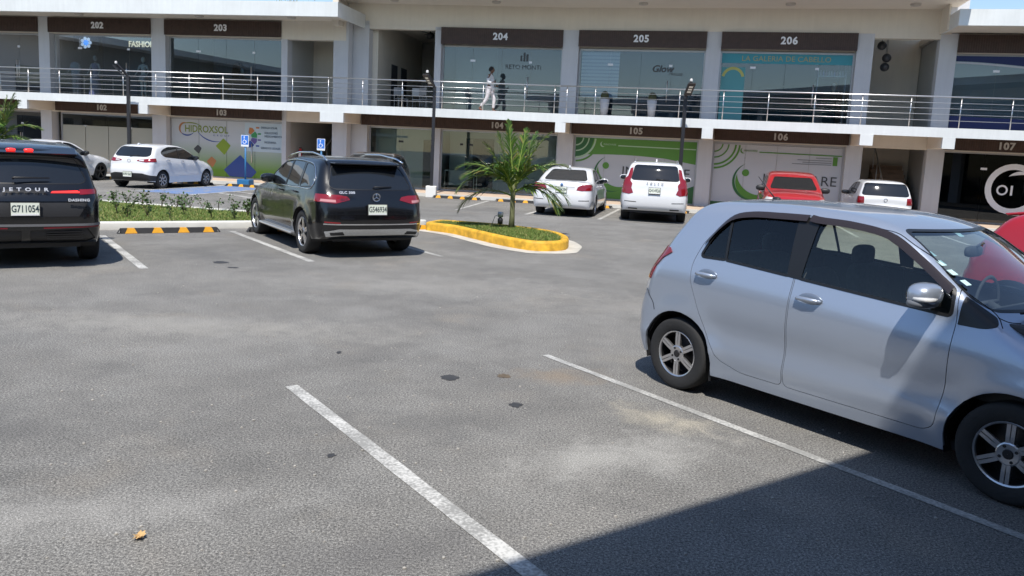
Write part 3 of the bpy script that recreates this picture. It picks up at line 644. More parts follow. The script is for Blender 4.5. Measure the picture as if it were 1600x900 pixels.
# ---------------------------------------------------------------- planted median and yellow island
M_KERB = mat('kerb_concrete', (.62, .61, .57), .8, var=.12, vscale=2, bump=.3, bscale=50)
M_YEL = mat('kerb_yellow', (.66, .37, .03), .65, var=.42, vscale=6, bump=.3, bscale=40)
M_APRON = mat('apron_concrete', (.50, .47, .41), .85, var=.25, vscale=3, bump=.3)
M_SOIL = mat('lawn_soil', (.13, .15, .045), .95, var=.35, vscale=5, bump=.5)
def ring(name, outer, m, w, h, soil=None, seg_r=.035, parent=None, **k):
    """kerb along a closed outline: a rounded ring of given width"""
    inn = inset(outer, w); n = len(outer); mid1 = inset(outer, seg_r); mid2 = inset(outer, w - seg_r); V = []; F = []
    rows = [(outer, 0), (outer, h - seg_r), (inset(outer, seg_r * .3), h - seg_r * .3), (mid1, h), (mid2, h), (inn, h - seg_r), (inn, 0)]
    for pl, z in rows: V += [(p[0], p[1], z) for p in pl]
    for r in range(len(rows) - 1):
        for i in range(n): F.append((r * n + i, r * n + (i + 1) % n, (r + 1) * n + (i + 1) % n, (r + 1) * n + i))
    o = mobj(name, V, F, m, parent, True, **k)
    if soil: mobj(soil, [(p[0], p[1], h - .03) for p in inn], [tuple(range(n))], M_SOIL, kind='structure')
    return inn
med = [(-14.2, 10.75), (-7.72, 14.85), (-5.35, 16.40), (-2.3, 18.32), (-2.0, 18.62), (-2.35, 18.78), (-6.05, 18.66), (-8.57, 19.27), (-10.4, 19.75), (-20., 21.9), (-22., 15.)]
med_in = ring('median_kerb', rpoly(med, [.2, 0, 0, .2, .15, .3, .5, .5, .5, .5, .5], 3), M_KERB, .16, .15, 'median_soil', label='long white concrete kerb round the planted median', cat='kerb')
isl = rpoly([(-2.02, 17.62), (-1.35, 17.2), (-.20, 15.35), (.40, 14.72), (1.02, 15.05), (1.16, 16.0), (1.02, 16.85), (.55, 17.55), (-.5, 18.22), (-1.75, 18.45)], [.2, .3, .4, .35, .35, .4, .4, .4, .4, .2], 4)
isl_in = ring('island_kerb', isl, M_YEL, .17, .19, 'island_soil', .05, label='yellow painted kerb round the palm island', cat='kerb')
flat(rpoly([(-2.2, 17.45), (-1.5, 16.9), (-.4, 15.05), (.35, 14.38), (1.2, 14.72), (1.42, 15.9), (1.3, 16.9), (.6, 17.9), (-.5, 18.5), (-2., 18.7)], .3, 4), M_APRON, 'concrete_apron', .006, kind=None)
def grass(name, poly, n, seed, z0, label):
    r = random.Random(seed); x0, x1 = min(p[0] for p in poly), max(p[0] for p in poly); y0, y1 = min(p[1] for p in poly), max(p[1] for p in poly); V = []; F = []; mi = []
    k = 0
    while k < n:
        x, y = r.uniform(x0, x1), r.uniform(y0, y1)
        if not inpoly(x, y, poly) or math.hypot(x + 5, y - 17) > 9: k += .02; continue
        k += 1; h_ = r.uniform(.02, .055) * (1.3 if r.random() < .08 else 1); a = r.uniform(0, 6.28); w = r.uniform(.004, .009); dx, dy = cos(a) * w, sin(a) * w; lx, ly = r.gauss(0, .03), r.gauss(0, .03); b = len(V)
        V += [(x - dx, y - dy, z0), (x + dx, y + dy, z0), (x + lx, y + ly, z0 + h_)]; F.append((b, b + 1, b + 2)); mi.append(0 if r.random() < .68 else (1 if r.random() < .6 else 2))
    mobj(name, V, F, [mat('grass_green', (.10, .17, .025), .7), mat('grass_light', (.22, .27, .06), .7), mat('grass_dry', (.36, .30, .12), .8)], None, mi=mi, label=label, cat='grass', kind='stuff')
grass('median_grass', med_in, 60000, 1, .12, 'short green grass covering the planted median')
grass('island_grass', isl_in, 16000, 2, .16, 'short green grass on the yellow island')
# ---------------------------------------------------------------- the two storey shop building
class Frame:
    def __init__(s, p, ang): a = RAD(ang); s.P = Vector(p); s.d = Vector((cos(a), -sin(a))); s.n = Vector((-sin(a), -cos(a))); s.a = -a
    def w(s, t, o, z): p = s.P + s.d * t + s.n * o; return (p.x, p.y, z)
    def mb(s): return MB(lambda x, y, z: s.w(x, y, z))
    def face(s, t, o, z): return axes(s.w(t, o, z), (s.d.x, s.d.y, 0), (0, 0, 1))
FA = Frame((-7.039, 32.368), 11); FB = Frame((1.850, 31.460), 9); FC = Frame((1.850, 31.460), 14)
Z1, ZS, Z2, ZR = .12, 3.13, 3.28, 6.62
M_WALL = mat('wall_cream', (.70, .65, .57), .85, streak=.03, var=.05, vscale=1.2, bump=.12, bscale=30)
M_COLM = mat('column_grey', (.56, .57, .60), .8, streak=.04, var=.05, vscale=1, bump=.12, bscale=30)
M_WHITE = mat('fascia_white', (.69, .71, .71), .75, streak=.045, var=.07, vscale=1.2, bump=.1, bscale=20)
M_SOFF = mat('soffit', (.74, .68, .60), .85, var=.03)
M_BROWN = mat('wood_brown', (.062, .036, .028), .55, var=.25, vscale=6)
M_STEEL = mat('stainless', (.66, .66, .67), .30, metal=.92)
M_FRAME = mat('aluminium_frame', (.45, .45, .46), .4, metal=.6)
M_NUM = mat('number_white', (.85, .86, .9), .5); M_NUM2 = mat('number_grey', (.50, .50, .49), .5)
M_SIDEW = mat('sidewalk', (.52, .40, .30), .85, var=.15, vscale=1.5, bump=.2); M_FLOOR = mat('floor_tile', (.40, .38, .35), .4)
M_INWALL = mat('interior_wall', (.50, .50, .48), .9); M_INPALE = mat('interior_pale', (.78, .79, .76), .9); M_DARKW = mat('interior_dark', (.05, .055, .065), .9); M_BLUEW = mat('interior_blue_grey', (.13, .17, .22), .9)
M_PANE = glass('shop_glass', (.74, .82, .86), .95, .02); M_PANEC = glass('shop_glass_clear', (.74, .80, .78), .95, .0); M_PANED = glass('shop_glass_dark', (.10, .12, .14), .9, .03)
BLD = empty('shop_building', (0, 33, 0), label='long white two storey shop building with brown sign bands and balcony', cat='building')
BLD.location = (0, 0, 0)
def outline(o):
    """plan points of an offset line along the facade"""
    q = (FB.n + FC.n).normalized(); k = o / q.dot(FB.n); j = FB.P + q * k
    oa = o - .48 if o > 1 else o
    return [FA.w(-24, oa, 0)[:2], FA.w(-.6, oa, 0)[:2], FB.w(-9.05, o, 0)[:2], (j.x, j.y), FC.w(24, o, 0)[:2]]
def slab(name, o0, o1, z0, z1, m, rng=(0, 5), parent=BLD, **k):
    A, B = outline(o0)[rng[0]:rng[1]], outline(o1)[rng[0]:rng[1]]; n = len(A); V = []; F = []
    for z in (z0, z1): V += [(*p, z) for p in A] + [(*p, z) for p in B]
    for i in range(n - 1):
        F += [(i, i + 1, n + i + 1, n + i), (2 * n + i, 3 * n + i, 3 * n + i + 1, 2 * n + i + 1), (n + i, n + i + 1, 3 * n + i + 1, 3 * n + i), (i, 2 * n + i, 2 * n + i + 1, i + 1)]
    F += [(0, n, 3 * n, 2 * n), (n - 1, 3 * n - 1, 4 * n - 1, 2 * n - 1)]
    return mobj(name, V, F, m, parent, **k)
sw = slab('sidewalk', -7, 2.35, 0, Z1, M_SIDEW, parent=None, kind='structure')
slab('sidewalk_kerb', 2.352, 2.47, 0, Z1 + .005, M_KERB, parent=sw)
slab('ground_floor', -7, -.3, Z1 + .004, Z1 + .012, M_FLOOR)
slab('balcony_slab', -7, 1.9, ZS, Z2 - .005, M_SOFF); slab('balcony_fascia', 1.902, 1.96, 2.985, Z2 + .02, M_WHITE); slab('balcony_floor', -7, 1.84, Z2 - .003, Z2 + .002, M_FLOOR)
slab('back_wall', -7.2, -7, 0, 7.4, M_INWALL)
# roofs: lower wings left and right, taller middle
def fbox(fr, name, t0, t1, o0, o1, z0, z1, m, parent=BLD, **k): return fr.mb().box(t0, t1, o0, o1, z0, z1).build(name, m, parent, **k)
fbox(FA, 'roof_slab', -24, .55, -7, 2.05, ZR, 6.80, M_SOFF); fbox(FA, 'roof_fascia', -24.1, .60, 2.052, 2.20, 6.45, 6.98, M_WHITE); fbox(FA, 'roof_fascia', .552, .60, -1, 2.05, 6.45, 6.98, M_WHITE)
fbox(FC, 'roof_slab', 13.1, 24, -7, 1.95, ZR + .02, 6.85, M_SOFF); fbox(FC, 'roof_fascia', 13.0, 24, 1.952, 2.1, 6.55, 7.06, M_WHITE); fbox(FC, 'roof_fascia', 13.0, 13.05, -.5, 1.95, 6.56, 7.06, M_WHITE)
V = outline(2.9)[2:4] + [FC.w(13.35, 2.9, 0)[:2]]; Vb = outline(-7)[2:4] + [FC.w(13.35, -7, 0)[:2]]
mobj('roof_slab', [(*p, 7.42) for p in V + Vb] + [(*p, 8.1) for p in V + Vb], [(0, 1, 4, 3), (1, 2, 5, 4), (6, 9, 10, 7), (7, 10, 11, 8), (0, 6, 7, 1), (1, 7, 8, 2), (0, 3, 9, 6), (2, 8, 11, 5)], [M_SOFF], BLD)
fbox(FB, 'upper_wall', -9.05, -.0, -.3, .02, 6.58, 7.42, M_WALL); fbox(FC, 'upper_wall', .0, 13.35, -.3, .02, 6.58, 7.42, M_WALL)
fbox(FB, 'side_wall', -9.3, -9.05, -2, 1.0, 6.42, 7.42, M_WALL); fbox(FC, 'side_wall', 12.95, 13.0, -1, 1.0, 6.58, 7.42, M_WALL); fbox(FC, 'roof_post', 13.15, 13.7, -.4, .4, 7.06, 8.4, M_COLM)
# columns (upper / lower share plan), party walls
def column(fr, t0, t1, upper=True, lower=True, o=0., ztop=ZR):
    if upper: fbox(fr, 'column', t0, t1, -.42, o, Z2, ztop, M_COLM)
    if lower: fbox(fr, 'column', t0, t1, -.42, o, Z1, ZS, M_COLM)
for t0, t1 in ((-19.6, -19.0), (-14.18, -13.64), (-8.71, -8.05)): column(FA, t0, t1)
fbox(FA, 'column', -2.79, -2.52, -.42, 0, Z2, ZR, M_COLM); fbox(FA, 'column', -2.74, -2.55, -.42, 0, Z1, ZS, M_COLM)
column(FA, -.53, .10); column(FB, -9.0, -8.13, ztop=6.75, o=.02)
fbox(FB, 'column', -5.4, -5.14, -.42, 0, Z2, 6.58, M_COLM); fbox(FB, 'column', -5.42, -5.08, -.42, -.1, Z1, ZS, M_COLM); column(FB, -.29, .02, ztop=6.58)
column(FC, .0, .33, ztop=6.58); column(FC, 5.13, 5.66, ztop=6.58); column(FC, 10.35, 10.9, ztop=6.58); column(FC, 13.02, 13.58); column(FC, 19.0, 19.6)
for fr, ts in ((FA, (-19.3, -13.9, -8.4, -2.65, -.2)), (FB, (-8.6, -5.27)), (FC, (0.05, 5.4, 10.62, 13.3, 19.3))):
    for t in ts:
        for z0, z1 in ((Z1 + .02, ZS - .004), (Z2 + .01, ZR + (.75 if (fr is FB or (fr is FC and t < 13)) else -.01))): fbox(fr, 'party_wall', t - .08, t + .08, -6.98, -.43, z0, z1, M_INWALL)
# lintel beams over the open recesses, cantilever beams under the balcony
fbox(FA, 'lintel', -2.78, -.0, -.35, .01, 5.88, 6.617, M_WALL); fbox(FB, 'lintel', -8.13, -5.1, -.3, .0, 6.45, 6.60, M_WALL)
fbox(FC, 'lintel', 10.9, 13.02, -.3, .01, 6.42, 6.6, M_WALL)
for fr, t0, t1 in ((FA, -13.95, -13.5), (FA, -8.28, -7.85), (FB, -9.35, -8.40), (FB, -.20, .18), (FC, 5.25, 5.63), (FC, 10.45, 10.86), (FC, 12.98, 13.36)):
    oo = -.48 if fr is FA else 0; fbox(fr, 'cantilever_beam', t0, t1, -.1, 1.86 + oo, 2.64, ZS - .003, M_SOFF); fbox(fr, 'beam_end', t0, t1, 1.862 + oo, 1.97 + oo, 2.62, 2.984, M_WHITE)
for fr, t0, t1 in ((FA, -24, .0), (FB, -9.0, -.0), (FC, .0, 24)):
    fbox(fr, 'ground_lintel', t0, t1, -.40, -.02, 2.60, ZS - .004, M_WALL)
    if fr is FA: fbox(fr, 'upper_lintel', t0, -2.8, -.40, -.02, 5.93, ZR - .004, M_WALL)
    else: fbox(fr, 'upper_lintel', (-5.1 if fr is FB else .0), (-.0 if fr is FB else 10.4), -.40, -.31, 5.93, 6.57, M_WALL)
fbox(FC, 'upper_lintel', 13.5, 24, -.40, -.02, 5.98, ZR - .004, M_WALL)
# brown ribbed sign bands with the shop numbers
SB = {'202': 'over the mannequin window', '203': 'over the oval mirror window', '204': 'over the walking person', '205': 'over the window with white blind', '206': 'over the turquoise header', '102': 'over the beige film window', '103': 'over the HIDROXSOL window', '104': 'above the palm, over clear glass', '105': 'over the green leaf graphic', '106': 'over the white leaf graphic', '107': 'over the black window with ring logo'}
def sign_band(fr, t0, t1, z0, z1, num, tn, m, o=.0, size=.36):
    lab = 'brown ribbed sign band ' + SB.get(num, '') + (f' reading {num}' if num else ('blank, upper left corner of the picture' if z0 > 4 and fr is FA else 'blank, behind the palm fronds at left' if fr is FA else 'blank, upper right corner of the picture'))
    e = empty('sign_band', fr.w((t0 + t1) / 2, o, z0), 0, label=lab, cat='sign', group='shop number bands')
    e.location = (0, 0, 0)
    p = .075; n = int((t1 - t0) / p); pts = [(t0, o + .02)]
    for k in range(n):
        a = t0 + (t1 - t0) * k / n; b = a + (t1 - t0) / n * .62; c = t0 + (t1 - t0) * (k + 1) / n; pts += [(a, o + .085), (b, o + .085), (b, o + .07), (c - .0005, o + .07)]
    pts.append((t1, o + .02)); fr.mb().prism(pts, z0, z1, 'z').build('ribbed_panel', M_BROWN, e)
    if num: text('shop_number', num, size, m, fr.face(tn, o + .09, (z0 + z1) / 2 - (.04 if z0 < 4 else 0)), e, .02, bold=.012, space=1.12)
for t0, t1, num, tn in ((-19.0, -14.18, '', 0), (-13.64, -8.71, '202', -11.2), (-8.05, -2.79, '203', -5.45)): sign_band(FA, t0, t1, 5.95, 6.57, num, tn, M_NUM)
sign_band(FB, -5.14, -.29, 5.93, 6.57, '204', -2.75, M_NUM)
for t0, t1, num, tn in ((.33, 5.13, '205', 2.72), (5.66, 10.35, '206', 8.03), (13.58, 19.0, '', 0)): sign_band(FC, t0, t1, 5.97, 6.58, num, tn, M_NUM)
for t0, t1, num, tn in ((-19., -14.35, '', 0), (-13.35, -8.4, '102', -11.05), (-7.75, -2.72, '103', -5.4)): sign_band(FA, t0, t1, 2.64, 3.10, num, tn, M_NUM2, .03, .31)
sign_band(FB, -8.35, -.42, 2.62, 3.10, '104', -2.72, M_NUM2, .03, .32)
for t0, t1, num, tn in ((.25, 5.2, '105', 2.75), (5.68, 10.4, '106', 8.03), (13.5, 19., '107', 15.45)): sign_band(FC, t0, t1, 2.64, 3.10, num, tn, M_NUM2, .03, .33)
# shop fronts: frame, four panes, patch fittings, pull handle
def shopfront(fr, t0, t1, z0, z1, m, hw=M_NUM, n=4, handle=True, o=-.30):
    fbox(fr, 'window_frame', t0, t1, o - .04, o + .03, z1 - .07, z1, M_FRAME); fbox(fr, 'window_frame', t0, t1, o - .04, o + .03, z0, z0 + .05, M_FRAME)
    fbox(fr, 'window_frame', t0, t0 + .06, o - .04, o + .03, z0 + .05, z1 - .07, M_FRAME); fbox(fr, 'window_frame', t1 - .06, t1, o - .04, o + .03, z0 + .05, z1 - .07, M_FRAME)
    w = (t1 - t0 - .12) / n
    for k in range(n):
        a = t0 + .06 + w * k; fr.mb().box(a + .004, a + w - .004, o - .006, o + .006, z0 + .05, z1 - .07).build('shop_window', m, BLD)
    for k in (1, 2):
        a = t0 + .06 + w * (k + (0 if k == 1 else 1)); fbox(fr, 'patch_fitting', a - .1, a + (.1 if k == 1 else .02), o - .012, o + .012, z1 - .62, z1 - .54, hw)
    if handle: fr.mb().tube([(t0 + .06 + w * 2.9, o + .06, z0 + .7), (t0 + .06 + w * 2.9, o + .06, z0 + 1.5)], .018, 8).build('pull_handle', M_STEEL, BLD, True)
shopfront(FA, -19.0, -14.18, Z2, 5.93, M_PANE); shopfront(FA, -13.64, -8.71, Z2, 5.93, M_PANE); shopfront(FA, -8.05, -2.79, Z2, 5.93, M_PANE)
shopfront(FB, -5.14, -.29, Z2, 5.93, M_PANE); shopfront(FC, .33, 5.13, Z2, 5.93, M_PANE); shopfront(FC, 5.66, 10.35, Z2, 5.93, M_PANE); shopfront(FC, 13.58, 19.0, Z2, 5.98, M_PANE)
shopfront(FA, -19., -14.1, Z1, 2.60, M_PANED); shopfront(FA, -13.4, -8.71, Z1, 2.60, M_PANEC); shopfront(FA, -8.05, -2.74, Z1, 2.60, M_PANEC, M_BLK)
shopfront(FB, -8.13, -5.42, Z1, 2.60, M_PANEC, M_BLK, 2, False); shopfront(FB, -5.08, -.29, Z1, 2.60, M_PANEC, M_BLK); shopfront(FC, .33, 5.13, Z1, 2.60, M_PANEC, M_BLK, handle=False); shopfront(FC, 5.66, 10.35, Z1, 2.60, M_PANEC, M_BLK, handle=False); shopfront(FC, 13.58, 19., Z1, 2.62, M_PANED)
# inner walls that give each shop its tone
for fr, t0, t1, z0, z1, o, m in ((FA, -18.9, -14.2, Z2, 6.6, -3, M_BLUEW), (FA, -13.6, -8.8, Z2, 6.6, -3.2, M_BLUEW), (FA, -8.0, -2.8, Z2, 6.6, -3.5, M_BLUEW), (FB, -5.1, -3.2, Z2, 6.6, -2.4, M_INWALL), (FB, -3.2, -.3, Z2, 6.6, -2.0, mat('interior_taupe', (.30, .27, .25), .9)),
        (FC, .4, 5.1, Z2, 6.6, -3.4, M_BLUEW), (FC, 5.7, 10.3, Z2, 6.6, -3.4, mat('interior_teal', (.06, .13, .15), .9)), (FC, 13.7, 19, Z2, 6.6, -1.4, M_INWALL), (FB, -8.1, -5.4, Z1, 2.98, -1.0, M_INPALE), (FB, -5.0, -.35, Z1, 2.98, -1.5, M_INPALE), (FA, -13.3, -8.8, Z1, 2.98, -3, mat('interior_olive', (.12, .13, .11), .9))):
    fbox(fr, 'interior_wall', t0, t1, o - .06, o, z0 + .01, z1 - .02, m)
# open recesses
fbox(FA, 'recess_wall', -2.6, -.2, -2.6, -2.5, Z2, 6.6, M_WALL); fbox(FB, 'lobby_ceiling', -8.5, -5.2, -6.95, -.31, 6.86, 6.9, M_SOFF); fbox(FC, 'recess_wall', 10.7, 13.2, -3.6, -3.5, Z1, 7.3, M_WALL)
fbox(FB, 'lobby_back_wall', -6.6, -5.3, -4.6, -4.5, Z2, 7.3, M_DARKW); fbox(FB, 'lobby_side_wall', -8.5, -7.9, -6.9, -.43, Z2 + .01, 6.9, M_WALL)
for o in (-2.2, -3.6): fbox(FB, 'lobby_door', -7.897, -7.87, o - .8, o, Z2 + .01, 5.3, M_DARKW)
# stairs in the two ground floor recesses
def stairs(fr, t0, t1, o0, n, m, run=.28, rise=.172):
    e = empty('staircase', (0, 0, 0), label='brown tiled stair rising inside the recess ' + ('beside the white hatchback' if fr is FC else 'behind the fire extinguisher'), cat='stairs')
    for k in range(n): fr.mb().box(t0, t1, o0 - run * (k + 1), o0 - run * k, Z1 + .01, Z1 + rise * (k + 1)).build('step', m, e)
    s = fr.mb()
    for t in (t0 + .05,):
        s.tube([(t, o0, Z1 + 1.0), (t, o0 - run * n, Z1 + rise * n + .95)], .025, 8)
        for k in range(0, n, 3): s.tube([(t, o0 - run * (k + .5), Z1 + rise * k), (t, o0 - run * (k + .5), Z1 + rise * k + 1.0)], .016, 6)
    s.build('handrail', M_STEEL, e, True)
stairs(FC, 11.75, 12.9, -.2, 11, mat('stair_tile', (.26, .17, .11), .6, var=.25, vscale=4)); stairs(FA, -1.5, -.6, -.6, 10, mat('stair_dark', (.12, .10, .09), .6))
FC.mb().prism([(0, 2.96), (0, 2.0), (-1.6, 2.96)], 10.95, 11.7, 'x') if False else None
# balcony railing
def railing(fr, t0, t1, lab, o=1.78, first=None):
    e = empty('balcony_railing', (0, 0, 0), label=lab, cat='railing', group='stainless balcony railings')
    n = round((t1 - t0) / 1.5); ts = [t0 + (t1 - t0) * k / n for k in range(n + 1)]
    for t in ts[(0 if first is None else 1):]: fr.mb().tube([(t, o, Z2), (t, o, Z2 + 1.01)], .017, 8).build('post', M_STEEL, e, True)
    for z, r in ((1.03, .024), (.83, .009), (.65, .009), (.46, .009), (.26, .009)): fr.mb().tube([(t0, o + .03, Z2 + z), (t1, o + .03, Z2 + z)], r, 8).build('rail', M_STEEL, e, True)
railing(FA, -21, -.12, 'left length of stainless balcony railing, before the mannequin window', 1.32); railing(FB, -9.28, .16, 'middle length of stainless balcony railing, before the walking person', 1.8, 1); railing(FC, -.14, 21, 'right length of stainless balcony railing, before the turquoise header window', 1.8)
# disc lights under the slabs
def disc(fr, t, o, z, lab):
    e = fr.mb(); v = MB().lathe([(.001, -.07), (.15, -.07), (.17, -.05), (.17, 0)], 20, 'z'); p = fr.w(t, o, z)
    return v.build('ceiling_light', mat('light_disc', (.50, .46, .42), .5), None, True, label=lab, cat='light', group='ceiling disc lights')
for fr, t, o, z, lab in ((FA, -11.4, .9, ZR, 'round disc light under the eave over the mannequin window'), (FA, -5.9, .9, ZR, 'round disc light under the eave over the oval mirror window'), (FA, -1.9, .9, ZR, 'round disc light under the eave above the left recess'), (FB, -6.8, 1.0, 7.42, 'round disc light above the dark lobby'), (FB, -2.8, 1.0, 7.42, 'round disc light on the high soffit over the walking person'),
        (FC, 2.8, 1.0, 7.42, 'round disc light on the high soffit over the window with white blind'), (FC, 7.9, 1.0, 7.42, 'round disc light on the high soffit over the turquoise header'), (FC, 11.9, 1.0, 7.42, 'round disc light on the soffit above the right recess'),
        (FA, -11.6, 1., ZS, 'round disc light under the balcony over the beige film window'), (FA, -5.9, 1., ZS, 'round disc light under the balcony over the HIDROXSOL window'), (FA, -1.9, 1., ZS, 'round disc light under the balcony above the fire extinguisher'), (FB, -6.9, 1., ZS, 'round disc light under the balcony above the dark crossover'), (FB, -2.75, 1., ZS, 'round disc light under the balcony above the palm'),
        (FC, 2.75, 1., ZS, 'round disc light under the balcony over the green leaf graphic'), (FC, 7.8, 1., ZS, 'round disc light under the balcony over the white leaf graphic'), (FC, 11.75, 1., ZS, 'round disc light under the balcony above the right stairs')):
    d = disc(fr, t, o, z, lab); d.location = fr.w(t, o, z)

# ---------------------------------------------------------------- shop graphics on the glass
GO = -.285
def poly(fr, pts, m, name='vinyl_shape', o=GO, parent=None, th=.003):
    return fr.mb().add([(t, o, z) for t, z in pts] + [(t, o + th, z) for t, z in pts], [tuple(range(len(pts)))[::-1], tuple(range(len(pts), 2 * len(pts)))]).build(name, m, parent)
def arc(fr, ct, cz, r, w, a0, a1, m, o=GO, parent=None, taper=False, clip=None, name='vinyl_arc'):
    n = 28; out = []; inn = []
    for k in range(n + 1):
        a = RAD(a0 + (a1 - a0) * k / n); q = w * (sin(pi * k / n) if taper else 1); out.append((ct + (r + q / 2) * cos(a), cz + (r + q / 2) * sin(a))); inn.append((ct + (r - q / 2) * cos(a), cz + (r - q / 2) * sin(a)))
    V = [(t, o, z) for t, z in out + inn]; F = [(k, k + 1, n + 2 + k, n + 1 + k) for k in range(n)]
    if clip: V = [(min(max(t, clip[0]), clip[1]), o_, min(max(z, clip[2]), clip[3])) for t, o_, z in V]
    return fr.mb().add(V, F).build(name, m, parent)
def ftext(fr, s_, size, t, z, m, parent, o=GO + .008, **k): return text('lettering', s_, size, m, fr.face(t, o, z), parent, .002, **k)
def vinyl(name, lab): return empty(name, (0, 0, 0), label=lab, cat='window graphic')
GW = mat('vinyl_white', (.52, .54, .58), .45); GG = mat('vinyl_green', (.10, .27, .035), .45); GDG = mat('vinyl_dark_green', (.03, .14, .04), .45); GGR = mat('vinyl_grey', (.055, .06, .065), .5); GLG = mat('vinyl_pale_green', (.42, .58, .40), .45)
def grad(name, c0, c1, z0, z1):
    m = mat(name, c0, .45); n = m.node_tree; tc = n.nodes.new('ShaderNodeTexCoord'); sx = n.nodes.new('ShaderNodeSeparateXYZ'); n.links.new(tc.outputs['Object'], sx.inputs[0]); mr = n.nodes.new('ShaderNodeMapRange'); mr.inputs[1].default_value = z0; mr.inputs[2].default_value = z1; n.links.new(sx.outputs[2], mr.inputs[0])
    r = n.nodes.new('ShaderNodeValToRGB'); r.color_ramp.elements[0].color = (*c1, 1); r.color_ramp.elements[1].color = (*c0, 1); n.links.new(mr.outputs[0], r.inputs[0]); n.links.new(r.outputs[0], n.nodes['Principled BSDF'].inputs['Base Color']); return m
# 103
v = vinyl('window_graphic', 'white and green window graphic reading HIDROXSOL under number 103')
w4 = (5.31 - .12) / 4
for k in range(4):
    a = -8.05 + .06 + w4 * k; poly(FA, [(a + .008, .18), (a + w4 - .008, .18), (a + w4 - .008, 2.52), (a + .008, 2.52)], grad('vinyl_103', (.50, .53, .56), (.12, .26, .02), .45, 1.65), 'vinyl_sheet', GO, v)
G1 = GO + .006
for (ct, cz, r, m) in ((-5.55, 1.45, .36, mat('vinyl_lime', (.24, .34, .03), .45)), (-4.75, .35, .78, mat('vinyl_blue', (.03, .07, .28), .45)), (-6.75, 1.28, .2, GGR), (-6.1, .78, .24, mat('vinyl_orange', (.42, .18, .07), .45))):
    pl = [(ct - r, cz), (ct, cz + r * .95), (ct + r * .95, cz + .05), (ct + .05, cz - r)]
    if cz < .5: pl = [(ct - r, cz + .12), (ct - .02, cz + .78), (ct + r * .95, cz + .10), (ct + .5, .2), (ct - .5, .2)]
    poly(FA, rpoly(pl, .04, 3), m, 'diamond', G1, v)
ftext(FA, 'HIDROXSOL', .40, -6.35, 2.12, mat('vinyl_olive', (.20, .26, .04), .45), v, bold=.008, sx=.9); ftext(FA, 'GROUP', .10, -5.65, 1.89, MATS['vinyl_blue'], v, space=2.2, sx=1.3)
arc(FA, -7.35, 2.12, .25, .09, 60, 250, MATS['vinyl_orange'], G1, v, True); arc(FA, -7.1, 1.2, 1.18, .05, 62, 112, MATS['vinyl_olive'], G1, v, True)
arc(FA, -7.25, 2.30, .45, .06, 215, 320, MATS['vinyl_blue'], G1, v, True); arc(FA, -5.9, 2.75, 1.12, .05, 215, 285, MATS['vinyl_blue'], G1, v, True)
p_ = vinyl('service_poster', 'pale blue service poster with coloured wheel on the 103 window')
poly(FA, [(-4.56, 1.30), (-2.82, 1.30), (-2.82, 2.48), (-4.56, 2.48)], mat('poster_pale', (.50, .60, .66), .45), 'poster_sheet', G1, p_)
G2 = GO + .012; cols = ((.52, .20, .06), (.05, .30, .10), (.13, .10, .32), (.03, .08, .34))
for k, cc in enumerate(cols):
    a0, a1 = 80 - 42 * k, 80 - 42 * (k + 1) + 4; pl = [(-4.42 + r * cos(RAD(a)), 1.88 + r * 1.0 * sin(RAD(a))) for r, a in ((.18, a0), (.42, a0), (.45, (a0 + a1) / 2), (.42, a1), (.18, a1))]; poly(FA, pl, mat(f'wheel_colour_{k}', cc, .45), 'wheel_segment', G2, p_)
    poly(FA, [(-4.05 + .04 * k * (3 - k), 2.26 - .25 * k), (-3.9 + .04 * k * (3 - k), 2.26 - .25 * k), (-3.9 + .04 * k * (3 - k), 2.32 - .25 * k), (-4.05 + .04 * k * (3 - k), 2.32 - .25 * k)], mat(f'wheel_colour_{k}', cc), 'pointer', G2, p_)
for s_, z, t in (('ENERGIA SOLAR', 2.30, -3.82), ('SOLUCIONES', 2.09, -3.66), ('MEDIOAMBIENTALES', 1.95, -3.66), ('INGENIERIA', 1.70, -3.66), ('SERVICIOS LEGALES', 1.46, -3.82)): ftext(FA, s_, .125, t, z, mat('poster_text', (.06, .09, .14), .5), p_, GO + .018, align='LEFT', sx=.8)
poly(FA, [(-4.58 + .13 * cos(a), 1.88 + .13 * sin(a)) for a in np.linspace(0, 2 * pi, 17)[:-1]], mat('poster_ball', (.28, .45, .52), .4), 'wheel_hub', G2, p_)
# 102 : beige film on the lower panes
v = vinyl('window_film', 'beige film covering the lower glass of shop 102')
for k in range(4):
    a = -13.4 + .06 + 1.142 * k; poly(FA, [(a + .01, .18), (a + 1.13, .18), (a + 1.13, 2.05), (a + .01, 2.05)], mat('film_beige', (.40, .40, .34), .35), 'film_sheet', GO, v)
